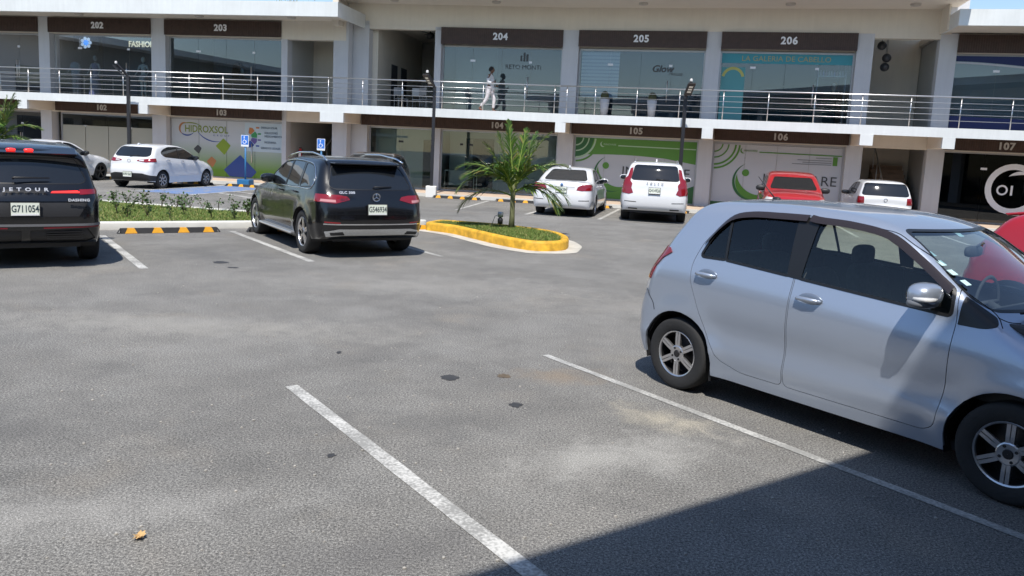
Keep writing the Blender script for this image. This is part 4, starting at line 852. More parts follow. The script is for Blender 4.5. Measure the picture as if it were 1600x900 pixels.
# 105 and 106
def innova(t0, t1, green, lab):
    v = vinyl('window_graphic', lab); w = (t1 - t0 - .12) / 4; z0, z1 = .18, 2.52; T = lambda q: t0 + .06 + (t1 - t0 - .12) * q
    for k in range(4): a = t0 + .06 + w * k; poly(FC, [(a + .006, z0), (a + w - .006, z0), (a + w - .006, z1), (a + .006, z1)], GW, 'vinyl_sheet', GO, v)
    if green:
        n = 20; up = [(T(k / n), 1.82 + .09 * sin(pi * (k / n * 1.15 + .05)) - (.1 * max(0, k / n - .75) / .25)) for k in range(n + 1)]; poly(FC, [(T(0), z1), *up, (T(1), z1)][::-1], GG, 'green_band', G1, v)
        poly(FC, [(T(0), z0), (T(.55), z0), (T(.55), .62), (T(0), .66)], GG, 'green_band', G1, v); poly(FC, [(T(.86), z0), (T(1), z0), (T(1), .85), (T(.93), .72)], GDG, 'green_band', G1, v)
        poly(FC, [(T(0), z1), (T(0), 1.75), (T(.07), 1.82), (T(.13), 2.1), (T(.155), z1)], GDG, 'arc_field', G1 + .001, v); bar = GLG
    else: poly(FC, [(T(0), z0), (T(.6), z0), (T(.5), .3), (T(0), .34)], GDG, 'green_band', G1, v); bar = GG
    for r, ww, m in ((.30, .05, GLG if green else GG), (.52, .05, GLG if green else GG), (.78, .07, GLG if green else GG), (.92, .07, GG)): arc(FC, T(0), z1, r, ww, -88, -2, m, G2, v, clip=(T(0), T(1), z0, z1))
    poly(FC, [(T(.36), 2.24), (T(1) - .02, 2.22), (T(1) - .02, 2.26), (T(.36), 2.28)], bar, 'rule', G2, v); arc(FC, T(.235), 2.30, .1, .05, 110, 300, bar, G2, v, True); ftext(FC, 'INNOVARE', .10, T(.29), 2.29, bar, v, GO + .02)
    lt, lz = T(.30), 1.05
    arc(FC, lt + .12, lz + .12, .70, .10, 115, 300, GDG, G2, v, True); arc(FC, lt + .25, lz + .25, .72, .24, 170, 305, GG, G2 + .002, v, True); poly(FC, [(lt - .16 + .13 * cos(a), lz + .42 + .13 * sin(a)) for a in np.linspace(0, 2 * pi, 19)[:-1]], GG, 'logo_dot', G2 + .004, v)
    ftext(FC, 'INNOVARE', .50, T(.40), 1.28, GGR, v, GO + .022, align='LEFT', sx=1.05); ftext(FC, 'Integral', .27, T(.425), .90, GGR, v, GO + .022, align='LEFT')
    if not green:
        poly(FC, [(T(.93), 1.88), (T(.965), 1.88), (T(.965), 2.2), (T(.93), 2.2)], GG, 'contact_block', G2, v)
        for q, z in ((.80, 2.14), (.66, 2.05), (.70, 1.97), (.62, 1.90)): poly(FC, [(T(q), z - .012), (T(.92), z - .012), (T(.92), z + .012), (T(q), z + .012)], mat('vinyl_midgrey', (.22, .24, .25), .5), 'contact_line', G2, v)
innova(.33, 5.13, True, 'green and grey window graphic with leaf logo under number 105'); innova(5.66, 10.35, False, 'white window graphic with green leaf logo under number 106')
# 107 : black window with a white ring mark
v = vinyl('window_graphic', 'white ring logo with letters on the black window at the right')
arc(FC, 15.95, 1.38, .78, .2, 20, 340, M_NUM, GO, v); arc(FC, 16.1, 1.45, .62, .14, 60, 200, M_NUM, G1, v, True) if False else arc(FC, 16.2, 1.2, .75, .12, 70, 125, M_NUM, G1, v, True)
arc(FC, 15.62, 1.33, .15, .06, 0, 360, M_NUM, G1, v); poly(FC, [(15.88, 1.16), (15.95, 1.16), (15.95, 1.5), (15.88, 1.5)], M_NUM, 'letter_stroke', G1, v)
# upper floor lettering
v = vinyl('shop_lettering', 'lit FASHION FIT lettering inside the window of shop 202'); ftext(FA, 'FASHION FIT', .32, -9.32, 5.60, mat('letters_warm', (.9, .8, .6), .4, emit=(1, .85, .6), es=.8), v, -.55, bold=.012, sx=.95)
v = vinyl('shop_lettering', 'black Glow House script lettering on the window of shop 205'); ftext(FC, 'Glow', .36, 3.55, 5.22, GGR, v, shear=.3, bold=.01); ftext(FC, 'House', .20, 4.05, 5.05, GGR, v, shear=.4)
v = vinyl('shop_lettering', 'dim grey lettering and tower emblem on shop 204'); ftext(FB, 'RETO MONTI', .24, -1.85, 5.15, GGR, v); [poly(FB, [(t, 5.38), (t + .08, 5.38), (t + .08, z), (t, z)], GGR, 'emblem_bar', GO, v) for t, z in ((-1.98, 5.6), (-1.86, 5.72), (-1.74, 5.66))]
v = vinyl('window_graphic', 'turquoise header reading LA GALERIA DE CABELLO on shop 206'); TQ = mat('vinyl_turquoise', (.05, .30, .36), .5)
poly(FC, [(5.73, 5.50), (10.28, 5.50), (10.28, 5.85), (5.73, 5.85)], TQ, 'header_sheet', GO, v); ftext(FC, 'LA GALERIA DE CABELLO', .27, 8.0, 5.67, mat('letters_gold', (.42, .36, .16), .5), v, sx=1.02)
v = vinyl('window_graphic', 'turquoise poster panel with yellow arch on shop 206'); poly(FC, [(5.75, 3.4), (6.6, 3.4), (6.6, 5.35), (5.75, 5.35)], mat('poster_teal', (.09, .30, .32), .5), 'poster_sheet', GO, v); arc(FC, 6.17, 4.95, .36, .10, 10, 170, mat('poster_yellow', (.50, .46, .12), .5), G1, v)
v = vinyl('window_graphic', 'dark blue curved bands on the window at upper right'); NB = mat('vinyl_navy', (.010, .02, .11), .5); TT = [13.66 + 5.25 * k / 20 for k in range(21)]
poly(FC, [(13.66, 5.9), (18.9, 5.9)] + [(t, 5.72 - .18 * ((t - 13.66) / 2.6) ** 1.6) for t in TT[::-1]], NB, 'blue_band', GO, v); poly(FC, [(t, 5.70 - .18 * ((t - 13.66) / 2.6) ** 1.6) for t in TT] + [(t, 5.64 - .18 * ((t - 13.66) / 2.6) ** 1.6) for t in TT[::-1]], GW, 'pale_band', GO, v)
poly(FC, [(13.66, 3.35), (18.9, 3.35), (18.9, 3.72), (13.66, 3.72 + .12)], NB, 'blue_band', GO, v)
# ---------------------------------------------------------------- the other vehicles
def hnorm(x, y): v = Vector((x, y)); return v.normalized()
ST5 = lambda m=M_ALLOY, b=.022: (5, False, m, b)
GLC = dict(N=100, wb=2.873, hw=.935, ztop=1.63, zbot=.24, arch=(.415, .36), paint=P_BLACK, seams=True, wn=36,
    sil=[(-.78, .32, .03, .12), (-.90, .40, .06, .2), (-.945, .55, .09, .30), (-.94, .74, .09, .30), (-.90, .90, .10, .28), (-.83, 1.06, .11, .25), (-.67, 1.26, .12, .19), (-.47, 1.485, .09, .14), (-.33, 1.565, .04, .11), (.4, 1.615, .03, .09), (1.1, 1.60, .03, .09), (1.62, 1.53, .06, .09), (2.05, 1.33, .12, .09), (2.5, 1.12, .12, .1), (2.75, 1.07, .06, .16), (3.3, .97, .07, .2), (3.56, .84, .1, .24), (3.68, .66, .12, .26), (3.69, .48, .12, .24), (3.58, .28, .06, .2)],
    plan=[(-.95, .87), (-.6, .92), (0, .943), (1.3, .945), (2.5, .94), (3.1, .91), (3.7, .82)], belt=[(-.95, 1.10), (0, 1.08), (1., 1.05), (2.3, 1.0), (3.6, .85)], flare=.03,
    high=[(0, 0), (.12, .02), (.5, .10), (.8, .17), (1, .23), (1.4, .3)], sculpt=lambda x, z, t: .012 * math.exp(-((z - .92) / .03) ** 2) - .015 * math.exp(-((z - .6) / .1) ** 2) * (1 if .4 < x < 2.4 else 0),
    doors=[[(1.05, .34), (1.05, 1.1), (1.05, 1.55), (1.5, 1.5), (2.22, 1.12), (2.26, .8), (2.22, .36)], [(.62, .34), (.42, .5), (.30, .78), (.24, 1.0), (.26, 1.3), (.42, 1.54), (1.043, 1.55), (1.043, .34)]], handles=[(1.22, .98), (.42, 1.0)],
    windows=[([(1.09, 1.075), (1.09, 1.50), (1.5, 1.455), (2.16, 1.12), (2.14, 1.055)], [.02, .02, .1, .04, .02], 0), ([(.36, 1.09), (.42, 1.50), (1.02, 1.51), (1.02, 1.08)], [.03, .04, .02, .02], 1), ([(-.34, 1.14), (-.30, 1.30), (-.08, 1.45), (.32, 1.49), (.26, 1.10)], [.05, .1, .1, .03, .03], None)],
    windscreen=[(.68, 1.13), (.70, 1.16), (.56, 1.49), (.5, 1.50)], rear_glass=[(.64, 1.12), (.71, 1.16), (.60, 1.45), (.54, 1.475)], mirror=(1.88, 1.12, P_BLACK), mirror_s=1.15,
    rear=[('tail_lamp', M_RED, [(.43, .95), (.47, 1.0), (.60, 1.022), (1.1, 1.035), (1.1, .925), (.66, .89)], True, -.55, .008), ('lamp_strip', mat('tail_lamp_pale', (.55, .25, .25), .2, coat=1), [(.66, .905), (.66, .945), (.9, .955), (.9, .92)], True, -.7, .012),
          ('bumper_reflector', M_RED, [(.60, .575), (.60, .595), (.85, .605), (.85, .585)], True, -.8, .004), ('bumper_chrome', M_CHROME, [(-.84, .553), (.84, .553), (.84, .57), (-.84, .57)], False, -.4, .006),
          ('skid_plate', mat('skid_silver', (.6, .61, .62), .25, metal=.9), [(-.80, .36), (-.55, .385), (.55, .385), (.80, .36), (.83, .44), (.62, .485), (-.62, .485), (-.83, .44)], False, -.4, .01), ('exhaust', M_BLK, [(.52, .395), (.74, .385), (.76, .43), (.56, .445)], True, -.5, .014)],
    tyre=(.36, .235, (5, True, M_ALLOY, .016), .245), track=.935, plate=(-.965, .80, 'G546934', .06))
hg = hnorm(-.545, .838)
glc, gsh = make_car('black_suv', GLC, (-2.74, 13.59), hg, 'black suv with roof rails and wide red tail lamps in the angled bay', 'parked cars')
for sg in (1, -1):
    b = MB(); b.tube([(x, sg * (gsh.Y(x, z - .08) - .07), z) for x, z in ((-.42, 1.555), (-.2, 1.615), (.4, 1.665), (1.1, 1.65), (1.45, 1.60), (1.6, 1.545))], .016, 8); b.build('roof_rail', M_CHROME, glc, True)
    b = MB(); pts = [(2.2, 1.045), (1.1, 1.062), (.3, 1.078), (-.34, 1.125), (-.33, 1.28), (-.1, 1.46), (.35, 1.515), (1.1, 1.52), (1.5, 1.48)]
    b.tube([(x, sg * (gsh.Y(x, z) + .004), z) for x, z in catmull(pts, 40)], .009, 6); b.build('window_chrome', M_CHROME, glc, True)
    b = MB(); b.box(.45, 2.4, sg * .93 - .06, sg * .93 + .06, .27, .31); bevel(b.build('running_board', mat('board_silver', (.7, .7, .72), .3, metal=.8), glc), .012)
b = MB(); b.lathe([(.052, -.004), (.062, 0), (.068, -.004)], 24, 'x', -.905, 0, 1.0); b.tube([(-.908, 0, 1.0), (-.905, 0, 1.06)], .006, 6); b.tube([(-.908, 0, 1.0), (-.908, .05, .97)], .006, 6); b.tube([(-.908, 0, 1.0), (-.908, -.05, .97)], .006, 6); b.build('star_badge', M_CHROME, glc, True)
mark(glc, 'GLC 300', .055, M_BADGE, -.90, .5, 1.07, .3, 1.1, 1.2)
b = MB(); b.tube([(-.78, 0, 1.15), (-.80, -.02, 1.16), (-.745, -.33, 1.165)], [.018, .014, .008], 6); b.build('rear_wiper', M_BLK, glc, True)
b = MB(); b.box(-.61, -.37, -.60, .60, 1.505, 1.53); bevel(b.build('roof_spoiler', P_BLACK, glc), .01)

JET = dict(GLC); JET.update(wb=2.72, hw=.92, plan=[(x, y * .975) for x, y in GLC['plan']], ztop=1.68, paint=P_BLACK, tyre=(.36, .235, (5, False, M_DALLOY, .02), .25), seams=False,
    sil=[(-.80, .34, .02, .1), (-.92, .42, .04, .16), (-.955, .60, .05, .2), (-.95, .78, .05, .2), (-.89, .98, .06, .18), (-.80, 1.08, .07, .16), (-.60, 1.42, .08, .12), (-.62, 1.53, .06, .1), (-.42, 1.60, .03, .1), (.4, 1.665, .03, .1), (1.0, 1.65, .03, .1), (1.55, 1.56, .06, .1), (2.4, 1.12, .12, .1), (2.7, 1.06, .06, .16), (3.2, .98, .06, .2), (3.5, .86, .08, .22), (3.62, .66, .1, .22), (3.62, .48, .1, .2), (3.5, .28, .05, .18)],
    rear_glass=[(.66, 1.13), (.74, 1.17), (.63, 1.42), (.58, 1.45)], windscreen=[(.66, 1.13), (.68, 1.17), (.56, 1.50), (.5, 1.51)], plate=(-.965, .80, 'G711054', .06), plate_y=.0,
    rear=[('tail_lamp', M_REDLIT, [(.30, 1.008), (.32, 1.026), (.62, 1.034), (.66, 1.008)], True, -.5, .006), ('tail_lamp_end', M_RED, [(.64, .985), (.64, 1.05), (1.0, 1.06), (1.0, 1.0)], True, -.45, .006), ('light_bar', M_TRIM, [(-.24, 1.005), (.24, 1.005), (.24, 1.045), (-.24, 1.045)], False, -.4, .004),
          ('plate_recess', M_BLK, [(-.62, .70), (.62, .70), (.74, .90), (-.74, .90)], False, -.5, -.012), ('bumper_reflector', mat('reflector_dark', (.20, .01, .02), .2), [(.2, .545), (.2, .565), (.86, .575), (.86, .555)], True, -.6, .004), ('bumper_trim', mat('bumper_grey', (.16, .16, .17), .4), [(-.88, .575), (.88, .575), (.88, .605), (-.88, .605)], False, -.4, .010),
          ('diffuser_panel', M_BLK, [(.05, .36), (.05, .52), (.72, .54), (.82, .40), (.7, .35)], True, -.5, -.015)])
jet, jsh = make_car('black_suv', JET, (-6.87, 10.95), hnorm(-.577, .817), 'black suv at the left edge with lit brake lights and white plate', 'parked cars')
mark(jet, 'JETOUR', .062, M_BADGE, -.905, -.02, 1.0 + .072 - .02, .25, 2.0, 1.35); mark(jet, 'DASHING', .05, M_BADGE, -.945, -.62, .92, .2, 1.1, 1.1)
for sg in (1, -1):
    b = MB(); b.ball((-.64, sg * .10 + .02, 1.555), (.03, .055, .02), 12, 8, .7); b.build('high_brake_light', M_REDLIT, jet, True)
b = MB(); b.prism([(-.70, 1.52), (-.40, 1.60), (-.40, 1.55), (-.66, 1.49)], -.64, .64); bevel(b.build('roof_spoiler', P_BLACK, jet), .012)
b = MB(); b.tube([(-.79, .12, 1.19), (-.80, .1, 1.2), (-.76, -.30, 1.2)], [.02, .016, .008], 6); b.build('rear_wiper', M_BLK, jet, True)
for k in range(4): b = MB(); b.box(-.95, -.93, -.66, -.24, .40 + .03 * k, .412 + .03 * k); b.build('vent_slat', M_TRIM, jet)

VOL = dict(GLC); VOL.update(wb=2.984, hw=.955, ztop=1.77, paint=P_WHITE, seams=False, N=100, track=.945,
    sil=[(-.95, .34, .03, .1), (-1.05, .42, .06, .2), (-1.085, .60, .07, .22), (-1.07, .80, .07, .22), (-1.03, .95, .07, .2), (-1.0, 1.12, .08, .16), (-.86, 1.40, .08, .13), (-.72, 1.62, .06, .1), (-.55, 1.70, .03, .1), (.4, 1.755, .025, .09), (1.2, 1.73, .03, .09), (1.7, 1.65, .06, .09), (2.55, 1.2, .12, .1), (2.85, 1.14, .06, .16), (3.4, 1.05, .06, .2), (3.7, .92, .08, .24), (3.82, .7, .1, .24), (3.82, .5, .1, .24), (3.7, .28, .05, .2)],
    plan=[(-1.1, .90), (-.7, .935), (0, .953), (1.3, .955), (2.5, .95), (3.2, .92), (3.85, .83)], belt=[(-1.1, 1.16), (0, 1.13), (1., 1.10), (2.3, 1.05), (3.8, .9)], high=[(0, 0), (.12, .02), (.5, .10), (.8, .16), (1, .22), (1.4, .3)],
    rear_glass=[(.62, 1.21), (.68, 1.25), (.60, 1.60), (.55, 1.63)], windscreen=[(.68, 1.22), (.70, 1.26), (.56, 1.60), (.5, 1.61)], mirror=(1.98, 1.17, P_WHITE), mirror_s=1.2,
    windows=[([(1.12, 1.13), (1.12, 1.62), (1.5, 1.58), (2.2, 1.18), (2.18, 1.11)], [.02, .02, .1, .04, .02], 0), ([(.2, 1.15), (.2, 1.63), (1.04, 1.63), (1.04, 1.13)], .03, 1), ([(-.75, 1.22), (-.6, 1.55), (-.5, 1.6), (.1, 1.62), (.1, 1.16)], .05, None)],
    rear=[('tail_lamp', M_RED, [(.60, .84), (.66, .98), (.64, 1.10), (.70, 1.18), (.66, 1.36), (.635, 1.60), (.70, 1.60), (.78, 1.30), (1., 1.14), (1., .84), (.72, .80)], True, -.72, .010),
          ('bumper_slot', M_BLK, [(.50, .575), (.50, .595), (.84, .61), (.84, .59)], True, -.6, .003), ('exhaust', M_BLK, [(.46, .375), (.46, .41), (.72, .415), (.72, .38)], True, -.5, .004)],
    tyre=(.375, .25, (5, True, M_ALLOY, .016), .25), plate=(-1.09, .92, 'G414926', .1), doors=GLC['doors'])
vol, vsh = make_car('white_suv', VOL, (4.15, 23.70), hnorm(.17, .985), 'large white suv with tall red tail lamps before the green graphic', 'parked cars')
mark(vol, 'VOLVO', .06, M_BLK, -1.033, 0, 1.135, .12, 2.4, 1.3); b = MB(); b.tube([(-.98, -.02, 1.26), (-.93, -.40, 1.24)], [.016, .008], 6); b.build('rear_wiper', M_BLK, vol, True)
for sg in (1, -1): b = MB(); b.tube([(x, sg * .62, z) for x, z in ((-.5, 1.715), (-.3, 1.76), (.4, 1.80), (1.1, 1.79), (1.45, 1.72))], .016, 6); b.build('roof_rail', M_ALLOY, vol, True)
b = MB(); b.prism([(-.3, 1.73), (-.42, 1.735), (-.40, 1.82), (-.36, 1.82)], -.02, .02); b.build('roof_antenna', P_WHITE, vol)

BMW = dict(GLC); BMW.update(wb=2.888, hw=.915, ztop=1.47, zbot=.2, arch=(.36, .32), paint=P_WHITE, seams=False, N=100, flare=.02, track=.905,
    sil=[(-.98, .26, .03, .1), (-1.08, .34, .06, .2), (-1.115, .50, .08, .22), (-1.10, .68, .08, .22), (-1.06, .84, .09, .2), (-1.03, .96, .09, .16), (-.98, 1.03, .07, .14), (-.75, 1.055, .05, .14), (-.50, 1.07, .06, .14), (-.05, 1.27, .09, .1), (.35, 1.405, .06, .09), (.8, 1.46, .035, .09), (1.3, 1.45, .04, .09), (1.65, 1.38, .06, .09), (2.4, 1.02, .12, .1), (2.7, .97, .06, .16), (3.2, .88, .07, .2), (3.55, .74, .1, .24), (3.7, .58, .12, .24), (3.71, .44, .12, .22), (3.62, .24, .05, .2)],
    plan=[(-1.12, .83), (-.7, .89), (0, .912), (1.3, .915), (2.5, .91), (3.2, .87), (3.72, .78)], belt=[(-1.1, 1.0), (0, .97), (1., .945), (2.3, .915), (3.7, .74)],
    rear_glass=[(.60, 1.075), (.64, 1.10), (.52, 1.335), (.46, 1.36)], windscreen=[(.64, 1.04), (.66, 1.08), (.52, 1.34), (.46, 1.355)], glass_r=.05, rglass=M_TINTG, mirror=(1.85, 1.0, P_WHITE), mirror_s=1.05,
    windows=[([(1.12, .965), (1.1, 1.36), (1.4, 1.34), (2.06, 1.0), (2.04, .945)], [.02, .02, .1, .04, .02], 0), ([(.28, .99), (.05, 1.06), (.35, 1.28), (.6, 1.35), (1.03, 1.365), (1.04, .97)], .04, 1)],
    doors=[[(1.08, .3), (1.08, 1.0), (1.06, 1.40), (1.45, 1.37), (2.12, 1.0), (2.14, .7), (2.1, .32)], [(.6, .3), (.40, .5), (.28, .7), (.12, .95), (.0, 1.06), (.3, 1.30), (.58, 1.39), (1.055, 1.40), (1.074, 1.), (1.074, .3)]], handles=[(1.2, .86), (.35, .88)],
    rear=[('tail_lamp', M_RED, [(.44, .80), (.47, .89), (.60, .965), (1., .99), (1., .82), (.6, .78)], True, -.72, .008), ('bumper_slot', M_BLK, [(.52, .49), (.52, .51), (.82, .52), (.82, .50)], True, -.6, .003), ('plate_recess', mat('recess_white', (.6, .61, .62), .3), [(-.40, .80), (.40, .80), (.38, .89), (-.38, .89)], False, -.5, -.008)],
    tyre=(.325, .225, (10, False, M_ALLOY, .012), .225), plate=(-1.095, .80, 'A484384', .1))
bmw, bsh = make_car('white_sedan', BMW, (1.58, 24.35), hnorm(.215, .977), 'white sedan with grey rear window parked behind the palm', 'parked cars')
b = MB(); b.lathe([(.001, -.004), (.04, -.006), (.045, 0)], 16, 'x', -1.055, 0, .95); b.build('round_badge', mat('badge_blue', (.1, .2, .4), .3), bmw, True); b = MB(); b.prism([(.42, 1.42), (.30, 1.42), (.33, 1.50), (.37, 1.50)], -.02, .02); b.build('roof_antenna', P_WHITE, bmw)

MAZ = dict(YAR); MAZ.update(wb=2.57, hw=.845, ztop=1.5, arch=(.36, .30), paint=P_WHITE, near=False, seams=False, N=100, nC=15, wn=32, glass=M_TINT, wglass=M_TINT, pillars=[], corner=[],
    sil=[(-.55, .26, .03, .1), (-.64, .36, .06, .18), (-.685, .52, .08, .2), (-.67, .68, .08, .2), (-.62, .80, .09, .18), (-.60, .94, .10, .17), (-.55, 1.04, .11, .16), (-.36, 1.26, .10, .13), (-.22, 1.40, .08, .11), (-.05, 1.45, .045, .1), (.5, 1.495, .035, .09), (1.0, 1.49, .035, .09), (1.45, 1.43, .06, .09), (2.35, 1.04, .12, .1), (2.6, .98, .07, .16), (2.95, .89, .07, .2), (3.2, .76, .1, .24), (3.34, .6, .12, .24), (3.36, .46, .12, .24), (3.27, .25, .05, .18)],
    plan=[(-.7, .77), (-.3, .82), (.1, .84), (1., .845), (2.2, .845), (2.8, .815), (3.4, .72)], belt=[(-.7, 1.08), (0, 1.06), (1., 1.0), (2.2, .94), (3.3, .72)], sculpt=lambda x, z, t: .02 * math.exp(-((z - .45 - .03 * (x - 1)) / .05) ** 2) * (1 if .4 < x < 2.2 else 0),
    doors=[[(.98, .28), (.98, 1.05), (1.0, 1.44), (1.4, 1.39), (2.12, 1.02), (2.14, .7), (2.08, .3)], [(.62, .28), (.42, .4), (.2, .75), (.1, 1.0), (.1, 1.15), (.4, 1.40), (.98, 1.44), (.974, 1.05), (.974, .28)]], handles=[(1.1, .93), (.3, .96)],
    windows=[([(1.0, 1.03), (1.0, 1.40), (1.35, 1.36), (2.05, 1.03), (2.03, .975)], [.01, .01, .1, .04, .02], 0), ([(.0, 1.20), (.18, 1.085), (.97, 1.03), (.97, 1.40), (.5, 1.39), (.2, 1.31)], [.1, .1, .01, .01, .1, .1], 1)],
    windscreen=[(.64, 1.07), (.66, 1.10), (.54, 1.385), (.5, 1.40)], rear_glass=[(.55, 1.07), (.66, 1.12), (.58, 1.34), (.52, 1.37)], mirror=(1.85, 1.02, M_BLK),
    rear=[('tail_lamp', M_RED, [(.28, .92), (.30, .955), (.62, 1.0), (1., 1.05), (1., .92), (.6, .88)], True, -.30, .008), ('lamp_clear', M_CLEAR, [(.36, .925), (.36, .95), (.52, .965), (.52, .915)], True, -.4, .012), ('bumper_trim', M_BLK, [(-1, .27), (1., .27), (1., .40), (.5, .52), (-.5, .52), (-1, .40)], False, -.33, .006)],
    tyre=(.30, .19, (7, True, M_ALLOY, .010), .20), plate=(-.70, .47, 'A901563', .0), handle_m=M_CHROME, track=.835)
maz, msh = make_car('white_hatchback', MAZ, (-12.77, 27.0), hnorm(.19, .982), 'white hatchback with dark windows parked before the HIDROXSOL window', 'parked cars')
b = MB(); b.prism([(.02, 1.455), (-.14, 1.45), (-.12, 1.51), (-.08, 1.51)], -.02, .02); b.build('roof_antenna', P_WHITE, maz); b = MB(); b.lathe([(.05, 0), (.058, -.005), (.065, 0)], 20, 'x', -.612, 0, .92); b.build('round_badge', M_CHROME, maz, True); b = MB(); b.tube([(-.56, 0, 1.07), (-.50, -.32, 1.11)], [.016, .008], 6); b.build('rear_wiper', M_BLK, maz, True)

SED = dict(BMW); SED.update(wb=2.7, ztop=1.43, tyre=(.335, .225, (5, True, M_DALLOY, .014), .24), rear=[], front=[('headlight', M_CLEAR, [(.42, .62), (.46, .70), (.70, .72), (1., .74), (1., .66), (.6, .62)], True, 3.1, .006)], mirror=(1.9, 1.0, M_BLK), N=90)
SED.pop('plate'); hs = hnorm(.19, .982); rs = Vector((hs.y, -hs.x))
sed, _ = make_car('white_sedan', SED, Vector((-15.75, 29.9)) - rs * .80 - hs * 2.7, hs, 'white car with black wheels half hidden behind the black suv at left', 'parked cars')

CRO = dict(VOL); CRO.update(wb=2.65, hw=.90, ztop=1.62, paint=P_GREY, rear=[], N=90, track=.89, tyre=(.35, .225, (5, False, M_ALLOY, .02), .23), plan=[(-.9, .82), (-.5, .87), (0, .895), (1.2, .9), (2.3, .895), (3.0, .86), (3.6, .76)],
    belt=[(-.95, 1.04), (0, 1.02), (1., 1.0), (2.3, .97), (3.5, .8)],
    sil=[(-.78, .32, .03, .1), (-.86, .42, .06, .2), (-.90, .6, .07, .2), (-.88, .8, .07, .2), (-.84, .96, .08, .18), (-.78, 1.08, .09, .15), (-.6, 1.34, .08, .12), (-.44, 1.50, .06, .1), (-.28, 1.55, .03, .1), (.4, 1.60, .03, .09), (1.0, 1.585, .03, .09), (1.5, 1.50, .06, .09), (2.3, 1.10, .12, .1), (2.55, 1.05, .06, .16), (3.0, .98, .06, .2), (3.3, .86, .1, .22), (3.46, .68, .12, .24), (3.48, .5, .12, .22), (3.38, .28, .05, .2)],
    doors=[[(1.0, .34), (1.0, 1.05), (1.0, 1.5), (1.4, 1.46), (2.08, 1.08), (2.1, .8), (2.06, .36)], [(.6, .34), (.42, .5), (.28, .76), (.2, 1.0), (.26, 1.3), (.4, 1.49), (.994, 1.5), (.994, .34)]], handles=[(1.15, .92), (.4, .94)],
    windows=[([(1.04, 1.02), (1.04, 1.46), (1.4, 1.42), (2.02, 1.07), (2.0, 1.0)], [.02, .02, .1, .04, .02], 0), ([(.3, 1.04), (.38, 1.45), (.97, 1.46), (.97, 1.02)], .03, 1), ([(-.4, 1.12), (-.2, 1.38), (.25, 1.43), (.2, 1.05)], .06, None)],
    windscreen=[(.64, 1.13), (.66, 1.16), (.54, 1.45), (.48, 1.46)], rear_glass=[(.58, 1.13), (.64, 1.17), (.54, 1.46), (.5, 1.48)], mirror=(1.85, 1.05, M_ALLOY),
    front=[('headlight', M_CLEAR, [(.44, .74), (.46, .84), (.7, .88), (1., .9), (1., .78)], True, 2.9, .006), ('grille', M_BLK, [(-.42, .58), (.42, .58), (.44, .82), (-.44, .82)], False, 2.9, .004)])
CRO.pop('plate')
cro, _ = make_car('grey_crossover', CRO, (-4.62, 27.3), hnorm(-.08, -.997), 'dark grey crossover facing out, mostly hidden behind the black suv', 'parked cars')
RSU = dict(CRO); RSU.update(paint=P_RED, ztop=1.66, mirror=(1.85, 1.08, M_BLK), rear=[])
RSU['sil'] = [(x, z * 1.03 if z > .9 else z, c, r) for x, z, c, r in CRO['sil']]
red, _ = make_car('red_suv', RSU, (8.95, 26.2), hnorm(-.242, -.97), 'red suv facing out, seen over the roof of the silver hatchback', 'parked cars')
WHA = dict(MAZ); WHA.update(wb=2.42, hw=.80, track=.79, ztop=1.52, rear_glass=[(.60, 1.05), (.66, 1.09), (.58, 1.38), (.54, 1.41)], rear=[('tail_lamp', M_RED, [(.60, .80), (.60, 1.0), (1., 1.02), (1., .80)], True, -.36, .008)], mirror=(1.8, 1.02, M_BLK), glass=M_TINT,
    plan=[(-.7, .75), (-.3, .785), (.1, .80), (1., .80), (2.2, .795), (2.8, .76), (3.3, .68)], sil=[(x if x < 1.5 else x - .15, z * (1.015 if z > 1 else 1), c, r) for x, z, c, r in MAZ['sil']])
WHA['sil'][5:9] = [(-.62, .96, .08, .15), (-.58, 1.06, .08, .14), (-.46, 1.28, .07, .12), (-.36, 1.42, .06, .1)]; WHA['sil'][9] = (-.18, 1.485, .04, .1); WHA.pop('plate')
WHA['windows'] = [([(.98, 1.04), (.98, 1.40), (1.3, 1.37), (1.9, 1.06), (1.88, 1.0)], [.01, .01, .1, .04, .02], 0), ([(.2, 1.08), (.22, 1.36), (.3, 1.40), (.93, 1.41), (.93, 1.05)], .03, 1)]
WHA['windscreen'] = [(.58, 1.09), (.6, 1.12), (.5, 1.39), (.46, 1.40)]
WHA['sculpt'] = lambda x, z, t: 0
wha, _ = make_car('white_hatchback', WHA, (11.42, 24.75), hnorm(.242, .97), 'small white city hatchback before the right hand stairs', 'parked cars')
b = MB(); b.lathe([(.04, 0), (.05, -.005), (.055, 0)], 16, 'x', -.63, 0, .92); b.build('round_badge', M_CHROME, wha, True)
RHA = dict(MAZ); RHA.update(paint=P_RED, rear=[('tail_lamp', M_RED, [(.45, .92), (.45, 1.0), (1., 1.05), (1., .92)], True, -.35, .008)], N=90); RHA.pop('plate')
rha, _ = make_car('red_hatchback', RHA, (6.45, 9.55), h, 'bright red car at the right edge beyond the silver hatchback', 'parked cars')
b = MB(); b.prism([(-.31, 1.405), (.02, 1.462), (.02, 1.43), (-.27, 1.375)], -.50, .50); bevel(b.build('roof_spoiler', P_RED, rha), .015)
